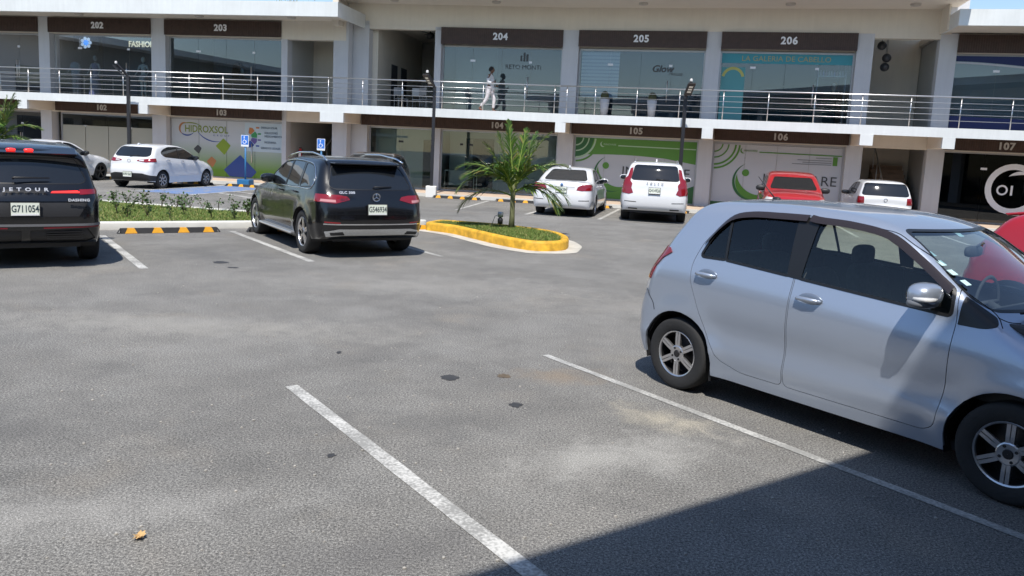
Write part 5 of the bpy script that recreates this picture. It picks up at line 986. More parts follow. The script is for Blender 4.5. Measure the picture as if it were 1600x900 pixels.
# parking lines of the far row
for fr, t in ((FC, .45), (FC, 2.65), (FC, 5.5), (FC, 9.7), (FC, 12.4), (FB, -2.4), (FB, -6.0)):
    a, c_ = fr.w(t, 3.0, 0), fr.w(t, 8.05, 0); strip(a[:2], c_[:2], .11, M_LINE)
flat([FA.w(t, o, 0)[:2] for t, o in ((-3.7, 2.7), (-1.6, 2.7), (-1.6, 8.0), (-3.7, 8.0))], M_BLUE, 'blue_bay'); 
for t in (-3.7, -1.6, .2): a, c_ = FA.w(t, 2.7, 0), FA.w(t, 8.1, 0); strip(a[:2], c_[:2], .13, M_LINE, z=.008)
for k in range(4): a, c_ = FA.w(-1.5 + .05, 3.4 + k * 1.1, 0), FA.w(.1, 4.3 + k * 1.1, 0); strip(a[:2], c_[:2], .16, M_LINE, z=.008)
# ---------------------------------------------------------------- wheel stops
M_STOP = mat('stop_rubber', (.03, .03, .032), .8, var=.2, vscale=10); M_STY = mat('stop_yellow', (.75, .36, .02), .55, var=.15, vscale=12)
def wheel_stop(x, y, ang, lab, L=1.83):
    e = empty('wheel_stop', (x, y, 0), ang, label=lab, cat='wheel stop', group='black and yellow wheel stops')
    o = MB().prism([(-.075, 0), (.075, 0), (.05, .095), (-.05, .095)], -L / 2 + .06, L / 2 - .06, 'x'); o.add([(-L / 2, -.07, 0), (-L / 2, .07, 0), (-L / 2 + .06, .05, .095), (-L / 2 + .06, -.05, .095)], [(0, 1, 2, 3)]); o.add([(L / 2, -.07, 0), (L / 2, .07, 0), (L / 2 - .06, .05, .095), (L / 2 - .06, -.05, .095)], [(3, 2, 1, 0)])
    o.build('rubber_body', M_STOP, e)
    for k in range(4):
        c = -L / 2 + L * (k + .5) / 4 + .0; w0, w1 = .105, .06
        for s_ in (1, -1): MB().add([(c - w0, s_ * .0765, .006), (c + w0, s_ * .0765, .006), (c + w1, s_ * .0525, .0955), (c - w1, s_ * .0525, .0955)], [(0, 1, 2, 3) if s_ < 0 else (3, 2, 1, 0)]).build('yellow_patch', M_STY, e)
        MB().add([(c - w1, -.0525, .0965), (c + w1, -.0525, .0965), (c + w1, .0525, .0965), (c - w1, .0525, .0965)], [(0, 1, 2, 3)]).build('yellow_patch', M_STY, e)
ang = math.atan2(RW.y, RW.x)
for x, y, lab in ((-6.52, 14.92, 'black and yellow wheel stop between the two black suvs'), (-4.55, 16.15, 'black and yellow wheel stop in front of the black suv with roof rails'), (-2.62, 17.40, 'short end of wheel stop showing right of the black suv'), (-8.5, 13.6, 'black and yellow wheel stop before the black suv at left')): wheel_stop(x, y, ang, lab)
for fr, t, lab in ((FA, -8.2, 'black and yellow wheel stop left of the white hatchback'), (FA, -5.0, 'black and yellow wheel stop before the HIDROXSOL window'), (FA, -2.65, 'black and yellow wheel stop by the blue accessible bay'), (FB, -3.6, 'black and yellow wheel stop beside the lamp post base'), (FB, -1.25, 'black and yellow wheel stop behind the palm'), (FC, 1.5, 'black and yellow wheel stop ahead of the white sedan'), (FC, 4.2, 'black and yellow wheel stop ahead of the large white suv'), (FC, 6.3, 'black and yellow wheel stop right of the large white suv')):
    p = fr.w(t, 2.85, 0); wheel_stop(p[0], p[1], fr.a, lab)
# ---------------------------------------------------------------- lamp posts
M_POST = mat('post_dark', (.022, .022, .026), .4)
def lamp_post(fr, t, o, lab, arm):
    e = empty('lamp_post', fr.w(t, o, 0), 0, label=lab, cat='street lamp', group='parking lamp posts')
    b = MB(); b.box(-.19, .19, -.19, .19, 0, .42); bevel(b.build('concrete_base', mat('base_white', (.78, .78, .76), .8), e), .015)
    b = MB(); b.box(-.055, .055, -.055, .055, .42, 4.05); b.build('pole', M_POST, e)
    a = Vector((*arm, 0)).normalized(); b = MB(); b.tube([(0, 0, 4.0), a * .14 + Vector((0, 0, 4.22)), a * .40 + Vector((0, 0, 4.48))], [.05, .05, .045], 6); b.build('arm', M_POST, e)
    q = Vector((-a.y, a.x, 0)); c = a * .34 + Vector((0, 0, 4.25)); up = (a * .70 + Vector((0, 0, .70))).normalized(); nn = q.cross(up)
    if nn.z > 0: nn = -nn
    V = []; 
    for sx, sy, sz in ((-1, -1, -1), (1, -1, -1), (1, 1, -1), (-1, 1, -1), (-1, -1, 1), (1, -1, 1), (1, 1, 1), (-1, 1, 1)): V.append(c + up * sx * .26 + q * sy * .13 + nn * sz * .03)
    hd = mobj('lamp_head', V, [(3, 2, 1, 0), (4, 5, 6, 7), (0, 1, 5, 4), (1, 2, 6, 5), (2, 3, 7, 6), (3, 0, 4, 7)], M_POST, e)
    for k in (-1, 0, 1):
        cc = c + up * k * .11 + nn * .033; mobj('led_window', [cc + up * s1 * .035 + q * s2 * .07 for s1, s2 in ((-1, -1), (1, -1), (1, 1), (-1, 1))], [(0, 1, 2, 3)], mat('led_pale', (.85, .82, .7), .3), hd)
    b = MB(); b.lathe([(.001, .1), (.045, .08), (.05, 0)], 10, 'z', a.x * .42, a.y * .42, 4.5); b.build('sensor_cap', mat('sensor', (.5, .5, .5), .4), e, True)
lamp_post(FA, -8.25, 2.1, 'dark lamp post standing behind the white hatchback', (-1., -.45)); lamp_post(FB, -4.62, 2.7, 'dark lamp post on a white block beside the black suv', (-.6, -.8)); lamp_post(FC, 4.62, 2.45, 'dark lamp post behind the large white suv', (.15, -1))
# ---------------------------------------------------------------- accessible parking signs, extinguisher
M_BPOST = mat('post_blue', (.03, .16, .35), .5); M_SBLUE = mat('sign_blue', (.04, .18, .62), .45)
def acc_sign(fr, t, o, lab, base=True):
    e = empty('parking_sign', fr.w(t, o, 0), fr.a, label=lab, cat='sign', group='accessible parking signs')
    b = MB(); b.tube([(0, 0, 0), (0, 0, 1.75)], .035, 10); b.build('post', M_BPOST, e, True)
    if base: b = MB(); b.box(-.25, .25, -.2, .2, .0, .26); bevel(b.build('base', M_BPOST, e), .02)
    pl = MB().box(-.16, .16, -.05, -.038, 1.52, 1.96).build('sign_plate', mat('sign_white', (.75, .77, .8), .5), e); MB().box(-.14, .14, -.056, -.051, 1.60, 1.94).build('blue_field', M_SBLUE, pl)
    b = MB(); b.lathe([(.001, -.002), (.028, -.002)], 10, 'y', -.02, -.058, 1.88); b.tube([(-.02, -.06, 1.85), (-.02, -.06, 1.76), (.05, -.06, 1.76), (.08, -.06, 1.68)], .011, 5); b.lathe([(.055, -.002), (.075, -.002)], 14, 'y', -.01, -.058, 1.70); b.build('wheelchair_symbol', M_NUM, pl)
acc_sign(FA, -3.05, 2.3, 'blue accessible parking sign before the HIDROXSOL window'); acc_sign(FB, -9.0, 2.6, 'blue accessible parking sign seen over the black suv')
e = empty('fire_extinguisher', FA.w(-2.35, -.9, 1.0), label='red fire extinguisher on the wall of the left stair recess', cat='extinguisher')
b = MB(); b.lathe([(.001, 0), (.07, 0), (.08, .03), (.08, .42), (.05, .5), (.02, .54)], 14, 'z'); b.build('cylinder', mat('extinguisher_red', (.5, .02, .02), .35), e, True); b = MB(); b.box(-.05, .05, -.02, .02, .54, .58); b.tube([(.03, 0, .55), (.11, -.02, .5), (.11, -.02, .25)], .012, 6); b.build('valve', M_BLK, e); MB().box(-.05, .05, -.084, -.08, .15, .33).build('paper_tag', M_NUM, e)
# ---------------------------------------------------------------- palms
M_FR = [mat('palm_leaf', (.07, .15, .022), .45), mat('palm_leaf_light', (.19, .26, .045), .45), mat('palm_leaf_dark', (.045, .10, .018), .5), mat('palm_leaf_tan', (.28, .23, .08), .6)]
M_TRUNK = mat('palm_trunk', (.16, .17, .08), .8, var=.3, vscale=12, bump=.4, bscale=30)
def frond(r, base, az, el, L, droop, parent, wmax=.42):
    p = Vector(base); d = Vector((cos(az) * cos(el), sin(az) * cos(el), sin(el))); n = 22; pts = [p.copy()]; dirs = [d.copy()]; step = L / n
    for k in range(n): d = (d + Vector((0, 0, -1)) * droop * step * (.4 + 1.3 * k / n)).normalized(); p = p + d * step; pts.append(p.copy()); dirs.append(d.copy())
    V = []; F = []; mi = []
    for k in range(3, n + 1):
        for sg in (1, -1):
            for sub in (0, .5):
                if k == n and sub: continue
                t = (k + sub) / n; q = pts[k].lerp(pts[min(k + 1, n)], sub); dd = dirs[min(k, n)]; side = dd.cross(Vector((0, 0, 1))).normalized() * sg; up = side.cross(dd) * sg
                l = wmax * (sin(pi * min(1, .12 + t * .86)) ** .6) * r.uniform(.85, 1.1); ld = (dd * (.75 + .8 * t) * r.uniform(.8, 1.2) + side * (1.0 - .35 * t) + up * r.uniform(-.25, .5)).normalized(); wv = ld.cross(up).normalized() * .0165 * r.uniform(.8, 1.4); b = len(V)
                g = Vector((0, 0, -1)); m1 = q + ld * l * .5 + g * l * .05; e_ = q + ld * l + g * l * r.uniform(.12, .40)
                V += [q - wv * .5, q + wv * .5, m1 + wv, m1 - wv, e_]; F += [(b, b + 1, b + 2, b + 3), (b + 3, b + 2, b + 4)]; c = 0 if r.random() < .55 else (1 if r.random() < .5 else 2); c = 3 if r.random() < .04 else c; mi += [c, c if r.random() > .06 else 3]
    rb = MB(); rb.tube(pts, [.020 * (1 - .8 * k / n) + .003 for k in range(n + 1)], 5); b = len(V); V += rb.v; F += [tuple(i + b for i in f) for f in rb.f]; mi += [1] * len(rb.f)
    return mobj('frond', V, F, M_FR, parent, mi=mi)
def palm(x, y, z, lab, seed, spec, h_=1.15):
    r = random.Random(seed); e = empty('palm_tree', (x, y, z), 0, label=lab, cat='palm', group='young palms')
    b = MB(); b.tube([(0, 0, -.05), (.005, 0, .3), (.0, .01, .7), (.01, 0, h_), (.01, 0, h_ + .35)], [.072, .056, .052, .05, .04], 12); b.build('trunk', M_TRUNK, e, True)
    for az, el, L, dr in spec: frond(r, (.01 + .03 * cos(RAD(az)), .03 * sin(RAD(az)), h_ + r.uniform(-.1, .2)), RAD(az), RAD(el), L, dr, e)
PF0 = [(150, 78, 1.55, .22), (35, 74, 1.55, .28), (100, 82, 1.5, .2), (200, 70, 1.5, .35), (340, 62, 1.55, .45), (10, 48, 1.45, .8), (180, 42, 1.55, .85), (215, 30, 1.5, 1.15), (325, 38, 1.5, 1.25), (350, 30, 1.35, 1.5), (270, 60, 1.3, .8), (165, 30, 1.55, 1.1), (60, 45, 1.4, .9), (125, 50, 1.4, .8), (300, 30, 1.2, 1.5)]
PF = [(165, 76, 1.35, .3), (140, 82, 1.35, .2), (22, 74, 1.35, .3), (42, 80, 1.3, .25), (350, 66, 1.35, .5), (195, 66, 1.3, .5), (5, 48, 1.35, 1.0), (178, 46, 1.4, 1.0), (192, 30, 1.4, 1.3), (348, 36, 1.4, 1.45), (335, 24, 1.25, 1.6), (14, 26, 1.3, 1.5), (170, 22, 1.4, 1.3), (240, 58, 1.1, 1.2), (310, 52, 1.1, 1.3), (205, 40, 1.3, 1.1)]
palm(-.05, 17.40, .15, 'young palm with arching fronds on the yellow kerbed island', 4, PF, .82)
palm(-15.85, 24.2, 0, 'palm fronds entering at the left edge above the black suv', 8, [(a, e_, l * 1.1, d) for a, e_, l, d in PF], 1.35)
e = empty('spotlight', (-.30, 17.3, .16), label='small black and grey garden spotlight at the foot of the palm', cat='spotlight')
b = MB(); b.tube([(0, 0, 0), (0, 0, .12)], .012, 6); b.lathe([(.001, .10), (.055, .10), (.06, .2), (.03, .24)], 12, 'z'); b.build('housing', M_BLK, e, True); b = MB(); b.lathe([(.001, .24), (.06, .25), (.065, .33), (.055, .36)], 12, 'z'); b.build('lamp_cap', mat('lamp_grey', (.35, .40, .46), .35, metal=.5), e, True); b = MB(); b.tube([(-.04, 0, .3), (-.12, .02, .26), (-.2, .02, .02)], .007, 5); b.build('cable', mat('cable_grey', (.3, .32, .36), .5), e, True)
# ---------------------------------------------------------------- median seedlings
M_LF = [mat('shrub_leaf', (.035, .075, .018), .5), mat('shrub_leaf_light', (.075, .13, .03), .5)]; M_STEM = mat('shrub_stem', (.10, .08, .045), .8)
def seedling(x, y, r, big, lab):
    e = empty('seedling', (x, y, .12), r.uniform(0, 6), label=lab, cat='plant', group='seedlings on the planted median'); st = MB(); V = []; F = []; mi = []
    for k in range(r.choice((2, 3, 3, 4)) + (1 if big else 0)):
        a = r.uniform(0, 6.28); H = r.uniform(.16, .33) * (1.25 if big else 1); tip = Vector((cos(a) * r.uniform(.03, .16), sin(a) * r.uniform(.03, .16), H)); st.tube([(0, 0, 0), tip * .5 + Vector((0, 0, .03)), tip], [.008, .006, .004], 5)
        for j in range(r.randint(9, 15)):
            c = tip * r.uniform(.55, 1.08) + Vector((r.gauss(0, .035), r.gauss(0, .035), r.gauss(0, .03))); d = Vector((r.gauss(0, 1), r.gauss(0, 1), r.gauss(.25, .6))).normalized(); s_ = d.cross(Vector((r.gauss(0, 1), r.gauss(0, 1), r.gauss(0, 1)))).normalized(); l = r.uniform(.045, .085); b = len(V)
            V += [c, c + d * l * .5 + s_ * l * .34, c + d * l, c + d * l * .5 - s_ * l * .34]; F.append((b, b + 1, b + 2, b + 3)); mi.append(0 if r.random() < .6 else 1)
    st.build('stem', M_STEM, e); mobj('foliage', V, F, M_LF, e, mi=mi)
rs_ = random.Random(21); SP = [(-9.85, 19.35), (-9.5, 19.3), (-9.1, 19.25), (-8.33, 18.6), (-8.1, 18.9), (-7.75, 18.85), (-7.4, 18.75), (-6.98, 18.6), (-6.55, 18.4), (-6.2, 18.3), (-8.31, 15.75), (-8.47, 16.8), (-7.92, 16.1), (-7.68, 16.5), (-7.13, 16.3), (-7.24, 17.3), (-6.41, 16.7), (-5.99, 16.9), (-5.96, 17.6), (-6.13, 18.15), (-5.6, 17.3), (-5.2, 17.75), (-4.8, 17.4), (-9.2, 17.4), (-8.8, 18.2), (-7.5, 18.0), (-5.3, 18.3)]
for k, (x, y) in enumerate(SP): seedling(x, y, rs_, k in (3, 11, 16, 18, 13), 'small leafy green seedling planted in the grass median')
# ---------------------------------------------------------------- tree behind the roof
def tree(x, y, H, R, seed, lab):
    r = random.Random(seed); e = empty('tree', (x, y, 0), 0, label=lab, cat='tree'); b = MB(); b.tube([(0, 0, 0), (.1, 0, H * .4), (0, .1, H * .75)], [.22, .16, .07], 8)
    for k in range(7): a = k * .9; b.tube([(.05, 0, H * (.4 + .04 * k)), (cos(a) * R * .6, sin(a) * R * .6, H * (.62 + .04 * k))], [.07, .02], 6)
    b.build('trunk', M_STEM, e, True); V = []; F = []; mi = []
    cl = [(Vector((r.gauss(0, R * .5), r.gauss(0, R * .5), H * .8 + r.gauss(0, R * .45))), r.uniform(.5, .9)) for _ in range(26)]
    for c, rad in cl:
        for _ in range(170):
            d = Vector((r.gauss(0, 1), r.gauss(0, 1), r.gauss(0, 1))).normalized(); p = c + d * rad * r.uniform(.5, 1.); t = Vector((r.gauss(0, 1), r.gauss(0, 1), r.gauss(0, .5))).normalized(); s_ = t.cross(d).normalized(); l = r.uniform(.08, .16); b_ = len(V)
            V += [p, p + t * l * .5 + s_ * l * .3, p + t * l, p + t * l * .5 - s_ * l * .3]; F.append((b_, b_ + 1, b_ + 2, b_ + 3)); mi.append(0 if r.random() < .5 else 1)
    mobj('crown', V, F, [mat('tree_leaf', (.09, .16, .02), .5), mat('tree_leaf_light', (.18, .26, .03), .5)], e, mi=mi)
tree(-12.6, 45, 9.6, 1.8, 3, 'leafy green tree top showing above the left roof')
# ---------------------------------------------------------------- people and mannequins
def figure(name, J, R, edges, m, parent, lvl=2):
    ks = list(J); me = bpy.data.meshes.new(name); me.from_pydata([J[k] for k in ks], [(ks.index(a), ks.index(b)) for a, b in edges], []); o = bpy.data.objects.new(name, me); link(o, parent)
    sk = o.modifiers.new('skin', 'SKIN'); sk.use_smooth_shade = True
    for i, k in enumerate(ks): v = me.skin_vertices[0].data[i]; v.radius = R[k] if isinstance(R[k], tuple) else (R[k], R[k]); v.use_root = (i == 0)
    s_ = o.modifiers.new('sub', 'SUBSURF'); s_.levels = s_.render_levels = lvl; me.materials.append(m); return o
SKIN = mat('skin_brown', (.17, .085, .05), .5); MANN = mat('mannequin_white', (.80, .80, .76), .4)
def head(parent, c, m, hair=None, face=1, r=.1):
    b = MB(); b.ball(c, (r * .92, r * .78, r * 1.18), 14, 10); b.ball((c[0] + face * r * .92, c[1], c[2] - r * .1), (r * .16, r * .12, r * .2), 8, 6); b.ball((c[0] + face * r * .78, c[1], c[2] - r * .5), (r * .16, r * .28, r * .08), 8, 6)
    for sg in (1, -1): b.ball((c[0], c[1] + sg * r * .78, c[2] - r * .1), (r * .16, r * .08, r * .26), 8, 6)
    o = b.build('head', m, parent, True)
    b = MB()
    for sg in (1, -1): b.ball((c[0] + face * r * .80, c[1] + sg * r * .32, c[2] + r * .1), (r * .1, r * .13, r * .08), 6, 5)
    b.build('eyes', M_BLK, o, True) if hair else None
    if hair: b = MB(); b.ball((c[0] - face * r * .28, c[1], c[2] + r * .32), (r * 1.0, r * .98, r * 1.05), 14, 10); b.ball((c[0] - face * r * .9, c[1], c[2] + r * .1), (r * .5, r * .6, r * .55), 10, 8); b.build('hair', hair, parent, True)
def person():
    e = empty('person', FB.w(-2.9, .95, Z2), FB.a, label='person in white jacket and trousers walking along the upper balcony', cat='person')
    B = dict(pel=(0, 0, .92), sp=(.0, 0, 1.10), ch=(.0, 0, 1.30), nk=(.01, 0, 1.45), hd=(.03, 0, 1.52), sl=(0, .17, 1.39), sr=(0, -.17, 1.39), el=(-.04, .21, 1.12), wl=(.16, .18, 1.0), er=(-.06, -.21, 1.13), wr=(.14, -.20, 1.12), hl=(.02, .09, .88), hr=(-.02, -.09, .88), kl=(.16, .09, .50), al=(.13, .09, .09), tl=(.27, .09, .04), kr=(-.10, -.09, .50), ar=(-.36, -.09, .16), tr=(-.27, -.09, .05))
    Rr = dict(pel=(.13, .10), sp=(.12, .09), ch=(.14, .10), nk=.05, hd=.05, sl=.055, sr=.055, el=.042, wl=.028, er=.042, wr=.028, hl=.085, hr=.085, kl=.056, al=.036, tl=.03, kr=.056, ar=.036, tr=.03)
    E_ = [('pel', 'sp'), ('sp', 'ch'), ('ch', 'nk'), ('nk', 'hd'), ('ch', 'sl'), ('ch', 'sr'), ('sl', 'el'), ('el', 'wl'), ('sr', 'er'), ('er', 'wr'), ('pel', 'hl'), ('pel', 'hr'), ('hl', 'kl'), ('kl', 'al'), ('al', 'tl'), ('hr', 'kr'), ('kr', 'ar'), ('ar', 'tr')]
    figure('body', B, Rr, E_, SKIN, e)
    jk = {k: B[k] for k in ('sp', 'ch', 'sl', 'sr', 'el', 'er', 'pel')}; jk['hem'] = (-.01, 0, .80); jk['cl'] = (.12, .185, 1.02); jk['cr'] = (.10, -.20, 1.12)
    figure('jacket', jk, dict(sp=(.16, .13), ch=(.175, .13), sl=.078, sr=.078, el=.064, er=.064, cl=.052, cr=.052, pel=(.185, .15), hem=(.20, .16)), [('sp', 'ch'), ('ch', 'sl'), ('ch', 'sr'), ('sl', 'el'), ('sr', 'er'), ('sp', 'pel'), ('pel', 'hem'), ('el', 'cl'), ('er', 'cr')], mat('cloth_white', (.75, .75, .76), .8), e)
    tr = {k: B[k] for k in ('pel', 'hl', 'hr', 'kl', 'kr')}; tr['al'] = (.135, .09, .15); tr['ar'] = (-.33, -.09, .20)
    figure('trousers', tr, dict(pel=(.15, .12), hl=.105, hr=.105, kl=.072, kr=.072, al=.055, ar=.055), [('pel', 'hl'), ('pel', 'hr'), ('hl', 'kl'), ('kl', 'al'), ('hr', 'kr'), ('kr', 'ar')], mat('cloth_blush', (.70, .66, .68), .8), e)
    b = MB(); b.ball((.20, .09, .045), (.13, .045, .045), 12, 8); b.build('shoe', mat('shoe_brown', (.16, .05, .03), .5), e, True); b = MB(xf=lambda X, Y, Z: (-.31 + X * .75 + Z * .5, -.09 + Y, .095 - X * .55 + Z * .7)); b.ball((0, 0, 0), (.13, .045, .045), 12, 8); b.build('shoe', mat('shoe_brown'), e, True)
    head(e, (.05, 0, 1.60), SKIN, mat('hair_black', (.012, .010, .009), .7))
    for w, fx in (((.16, .18, 1.0), .9), ((.14, -.20, 1.12), 1.)):
        hb = MB(); hb.ball((w[0] + .05, w[1], w[2] + .02), (.045, .02, .035), 8, 6)
        for k in range(4): hb.tube([(w[0] + .08, w[1] - .002, w[2] + .045 - .017 * k), (w[0] + .115 - .004 * abs(k - 1), w[1] + .006, w[2] + .05 - .017 * k), (w[0] + .12, w[1] + .022, w[2] + .045 - .016 * k)], [.009, .008, .006], 6)
        hb.tube([(w[0] + .03, w[1] + .012, w[2] + .045), (w[0] + .06, w[1] + .02, w[2] + .075), (w[0] + .085, w[1] + .015, w[2] + .085)], [.010, .009, .007], 6); hb.build('hand', SKIN, e, True)
    b = MB(); b.box(.245, .255, -.235, -.165, 1.11, 1.25); b.build('phone', M_BLK, e)
person()
def mannequin(t, o, lab, outfit):
    e = empty('mannequin', FA.w(t, o, Z2 + .02), FA.a, label=lab, cat='mannequin', group='shop window mannequins')
    B = dict(pel=(0, 0, .95), sp=(0, 0, 1.12), ch=(0, 0, 1.34), nk=(0, 0, 1.50), sl=(-.17, 0, 1.42), sr=(.17, 0, 1.42), el=(-.24, -.03, 1.18), wl=(-.36, -.08, .98), er=(.22, .02, 1.15), wr=(.17, -.06, .95), hl=(-.08, 0, .9), hr=(.08, 0, .9), kl=(-.08, 0, .5), kr=(.10, -.02, .5), al=(-.08, 0, .08), ar=(.11, 0, .08))
    R_ = dict(pel=(.12, .09), sp=(.10, .08), ch=(.13, .09), nk=.045, sl=.05, sr=.05, el=.036, wl=.025, er=.036, wr=.025, hl=.08, hr=.08, kl=.05, kr=.05, al=.032, ar=.032)
    figure('body', B, R_, [('pel', 'sp'), ('sp', 'ch'), ('ch', 'nk'), ('ch', 'sl'), ('ch', 'sr'), ('sl', 'el'), ('el', 'wl'), ('sr', 'er'), ('er', 'wr'), ('pel', 'hl'), ('pel', 'hr'), ('hl', 'kl'), ('kl', 'al'), ('hr', 'kr'), ('kr', 'ar')], MANN, e, 1)
    if outfit != 'shirt':
        b = MB(); b.ball((.0, -.0, 1.66), (.085, .10, .125), 12, 9); b.build('head', MANN, e, True)
    b = MB(); b.lathe([(.001, .0), (.16, .0), (.16, .015), (.001, .02)], 16, 'z'); b.build('stand', M_STEEL, e)
    if outfit == 'dress': b = MB(); b.lathe([(.30, .05), (.24, .4), (.17, .8), (.125, 1.0), (.11, 1.12), (.15, 1.34), (.12, 1.44)], 16, 'z'); b.build('dress', mat('dress_lilac', (.42, .40, .58), .8), e, True)
    if outfit == 'shorts': b = MB(); b.lathe([(.20, .74), (.19, .9), (.15, 1.0)], 14, 'z'); b.build('shorts', mat('cloth_navy', (.02, .025, .05), .8), e, True)
    if outfit == 'shirt': b = MB(); b.lathe([(.17, .92), (.155, 1.12), (.175, 1.36), (.12, 1.46)], 16, 'z'); b.build('shirt', mat('shirt_pale_blue', (.58, .70, .78), .8), e, True); b = MB(); b.lathe([(.14, .3), (.15, .92)], 14, 'z'); b.build('trousers', mat('cloth_navy'), e, True)
mannequin(-12.85, -.55, 'headless mannequin in pale blue shirt in the 202 window', 'shirt'); mannequin(-11.85, -.55, 'mannequin in a long lilac dress in the 202 window', 'dress'); mannequin(-9.5, -.55, 'mannequin in dark shorts at the right of the 202 window', 'shorts')
# ---------------------------------------------------------------- shop interiors
e = empty('open_sign', FA.w(-12.3, -.6, 5.62), FA.a, label='dark screen with glowing blue open sign in the 202 window', cat='sign'); MB().box(-.62, .62, -.02, .02, -.3, .3).build('screen', M_DARKW, e)
for k, (x, z, m) in enumerate([(.0, 0, mat('neon_blue', (.1, .3, .9), .4, emit=(.1, .35, 1), es=1.6))] + [(.2 * cos(a), .18 * sin(a), mat('neon_white', (.7, .75, .9), .4, emit=(.7, .8, 1), es=.9)) for a in np.linspace(0, 2 * pi, 8)[:-1]]): b = MB(); b.ball((x, -.03, z), (.13 if k == 0 else .085, .02, .12 if k == 0 else .075), 12, 8); b.build('neon_petal', m, e, True)
def chair(fr, t, o, rz, lab):
    e = empty('lobby_chair', fr.w(t, o, Z2), rz, label=lab, cat='chair', group='lobby chairs'); m = mat('chair_metal', (.30, .30, .31), .4, metal=.5)
    for x in (-.2, .2):
        for y in (-.2, .2): b = MB(); b.tube([(x, y, 0), (x * .95, y * .95, .45)], .015, 6); b.build('leg', m, e)
    MB().box(-.22, .22, -.22, .22, .44, .47).build('seat', m, e)
    b = MB(); b.box(-.22, .22, .20, .225, .62, .92); b.tube([(-.2, .2, .45), (-.2, .215, .92)], .014, 6); b.tube([(.2, .2, .45), (.2, .215, .92)], .014, 6); b.build('backrest', m, e)
chair(FB, -6.85, -.35, .6, 'grey metal chair at the left in the dark lobby'); chair(FB, -6.2, -.7, 3.0, 'grey metal chair in the middle of the dark lobby'); chair(FB, -5.75, -.3, 2.4, 'grey metal chair beside the lobby column')
e = empty('lobby_fan', FB.w(-6.1, -1.8, 6.9), label='dark fan hanging from the lobby ceiling', cat='fan'); b = MB(); b.tube([(0, 0, .45), (0, 0, -.3)], .03, 8); b.lathe([(.001, -.55), (.15, -.52), (.17, -.38), (.12, -.3), (.03, -.28)], 16, 'z'); b.build('housing', M_BLK, e, True); [MB(lambda X, Y, Z, a=a: (X * cos(a) - Y * sin(a), X * sin(a) + Y * cos(a), Z)).box(.1, .55, -.06, .06, -.33, -.32).build('blade', M_BLK, e) for a in (0, 2.1, 4.2)]
e = empty('ball_pendant', FC.w(11.55, -1.2, 6.35), label='string of dark round pendant lamps in the right recess', cat='lamp')
for x, z in ((-.2, -.02), (.02, -.45), (-.02, -.78)): b = MB(); b.ball((x, 0, z), (.16, .16, .16), 14, 10); b.tube([(x, 0, z), (x, 0, .5)], .008, 5); b.build('globe', mat('globe_dark', (.05, .05, .055), .4), e, True)
e = empty('pilot_reception_desk', FA.w(-4.4, -1.6, Z2 + .01), FA.a, label='tan wooden reception desk inside shop 203', cat='desk'); e.name = 'reception_desk'; MB().box(-1.9, -.5, -.3, .3, 0, 1.05).build('front_panel', mat('wood_tan', (.30, .15, .07), .5), e); MB().box(-1.95, -.45, -.35, .35, 1.05, 1.10).build('worktop', mat('wood_dark', (.12, .06, .03), .4), e)
e = empty('mirror', FA.w(-6.7, -3.4, 4.75), FA.a, label='oval dark mirror on the wall of shop 203', cat='mirror'); b = MB(); b.ball((0, 0, 0), (.32, .03, .5), 20, 12); b.build('glass', M_TINT, e, True)
def blind(fr, t0, t1, z0, z1, o, n, lab):
    e = empty('window_blind', (0, 0, 0), label=lab, cat='blind')
    for k in range(n): z = z0 + (z1 - z0) * k / n; fr.mb().box(t0, t1, o, o + .01, z, z + (z1 - z0) / n * .62).build('slat', mat('blind_white', (.85, .87, .93), .7), e)
    fr.mb().box(t0, t1, o - .02, o - .012, z0, z1).build('backing', mat('blind_back', (.55, .60, .74), .7), e)
blind(FC, .42, 1.9, 4.1, 5.84, -.40, 13, 'white horizontal blind in the left window of shop 205')
for t, lab, fr in ((1.5, 'tapered white planter with dark top before shop 205 blind', FC), (3.3, 'tapered white planter at the middle of shop 205', FC)):
    e = empty('planter', fr.w(t, .25, Z2), 0, label=lab, cat='planter', group='tapered planters'); b = MB(); b.lathe([(.001, 0), (.12, 0), (.19, .72), (.16, .72), (.15, .66), (.001, .66)], 16, 'z'); b.build('pot', mat('pot_white', (.62, .60, .60), .5), e, True); b = MB(); b.ball((0, 0, .82), (.16, .16, .2), 12, 9); b.build('plant', mat('plant_dark', (.05, .055, .02), .7), e, True)
e = empty('display_shelf', FC.w(9.7, -.9, Z2), FC.a, label='white product shelf with wig heads inside shop 206', cat='shelf'); sm = mat('shelf_white', (.7, .72, .74), .5)
for z in (1.25, 1.85, 2.4): MB().box(-.5, .5, -.15, .15, z, z + .035).build('shelf_board', sm, e)
for x in (-.5, .47): MB().box(x, x + .03, -.15, .15, 0, 2.4).build('upright', sm, e)
for k in range(9): b = MB(); b.lathe([(.001, 0), (.035, 0), (.035, .13), (.015, .16), (.015, .2)], 8, 'z', -.38 + .095 * k, -.02, 1.886); b.build('bottle', mat(f'bottle_{k % 4}', ((.6, .6, .7), (.3, .3, .6), (.6, .4, .5), (.7, .7, .7))[k % 4], .4), e, True)
b = MB(); b.ball((.12, -.05, 1.5), (.09, .1, .14), 12, 9); b.tube([(.12, -.05, 1.28), (.12, -.05, 1.42)], .04, 8); b.build('wig_head', mat('wig_skin', (.55, .42, .30), .5), e, True); b = MB(); b.ball((.14, .01, 1.52), (.12, .1, .18), 12, 9); b.build('wig_hair', mat('wig_hair', (.25, .15, .06), .7), e, True)
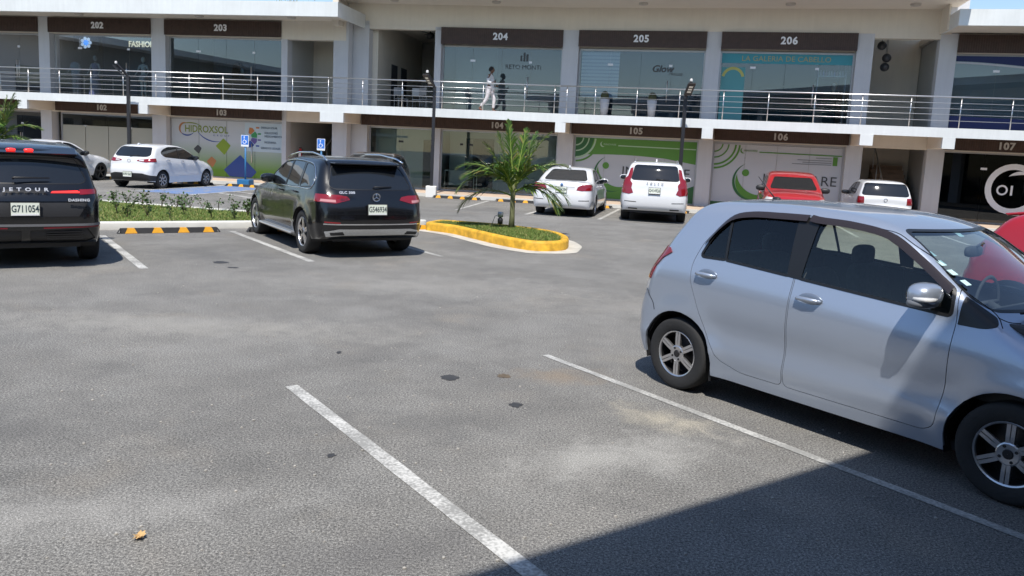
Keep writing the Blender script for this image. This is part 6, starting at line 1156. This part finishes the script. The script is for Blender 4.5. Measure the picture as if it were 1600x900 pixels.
e = empty('side_table', FB.w(-4.45, -.85, Z1 + .02), FB.a, label='white work table with clutter inside shop 104', cat='table'); MB().box(-.5, .75, -.3, .3, .78, .82).build('table_top', sm, e); [MB().box(x, x + .03, y, y + .03, 0, .78).build('leg', M_STEEL, e) for x in (-.5, .72) for y in (-.3, .27)]; MB().box(-.3, .5, -.28, -.26, .2, .78).build('front_sheet', sm, e)
e = empty('dark_door', FB.w(-3.55, -1.46, Z1 + .02), FB.a, label='dark doorway on the inner wall of shop 104', cat='door'); MB().box(-.45, .45, -.02, .02, 0, 2.15).build('leaf', M_DARKW, e); MB().box(-.75, -.45, -.025, .025, 0, 2.15).build('side_panel', mat('door_grey', (.16, .17, .18), .5), e)
e = empty('dark_door', FB.w(-5.75, -.96, Z1 + .02), FB.a, label='dark doorway beside the lamp post in shop 104', cat='door'); MB().box(-.25, .25, -.02, .02, 0, 2.0).build('leaf', M_DARKW, e)
# ---------------------------------------------------------------- the building behind the photographer, whose eave throws the near shadow
OB = empty('opposite_building', (0, 0, 0), label='two storey white building behind the viewpoint whose eave shades the corner', cat='building')
du = Vector((.8205, .5716)); dn = Vector((-.5716, .8205)); E0 = Vector((.72, 3.85)) - SUN_SH * 7.0
def ob(name, t0, t1, p0, p1, z0, z1, m):
    return MB(lambda x, y, z: (E0.x + du.x * x + dn.x * y, E0.y + du.y * x + dn.y * y, z)).box(t0, t1, p0, p1, z0, z1).build(name, m, OB)
ob('roof_slab', -16, 34, -9, 0, 6.6, 7.0, M_WHITE); ob('balcony_slab', -16, 34, -9, -.5, 3.0, 3.28, M_WHITE); ob('wall', -16, 34, -9.3, -9, 0, 7, M_WALL); ob('wall', -16, 34, -2.9, -2.7, 5.9, 6.6, M_WALL); ob('sidewalk', -16, 34, -9, -.35, 0, .12, M_SIDEW)
for k in range(10): ob('column', -15.5 + 5.4 * k, -14.95 + 5.4 * k, -3.1, -2.6, .12, 6.6, M_COLM)
for k in range(9):
    for z0, z1 in ((.12, 3.0), (3.28, 5.9)): ob('shop_window', -14.95 + 5.4 * k, -10.1 + 5.4 * k, -2.95, -2.93, z0, z1, M_TINTG)
WB = empty('added_reflection_wing', (0, 0, 0), label='unseen two storey wing added at left to darken the shop glass reflections', cat='building')  # unseen wing added so the left shop glass mirrors it, not bright sky
MB().box(-52, -44, -45, 22, 0, 8.6).build('wall', mat('wall_taupe', (.22, .21, .20), .85), WB); MB().box(-44, -42.2, -45, 22, 3.0, 3.28).build('balcony_slab', M_WHITE, WB); MB().box(-52, -42, -45, 22, 8.6, 9.1).build('roof_slab', M_WHITE, WB)
for k in range(12):
    for z0, z1 in ((.2, 2.7), (3.5, 6.3)): MB().box(-43.99, -43.95, -44 + 5.4 * k, -39.4 + 5.4 * k, z0, z1).build('shop_window', M_TINTG, WB)
# ---------------------------------------------------------------- lettering becomes plain mesh
dg = bpy.context.evaluated_depsgraph_get()
for o in [o for o in S.objects if o.type == 'FONT']:
    me = bpy.data.meshes.new_from_object(o.evaluated_get(dg)); n = o.name; par = o.parent; ml = o.matrix_local.copy(); old = o.data
    o.name = 'old'; q = bpy.data.objects.new(n, me); COL.objects.link(q); q.parent = par; q.matrix_local = ml
    bpy.data.objects.remove(o)
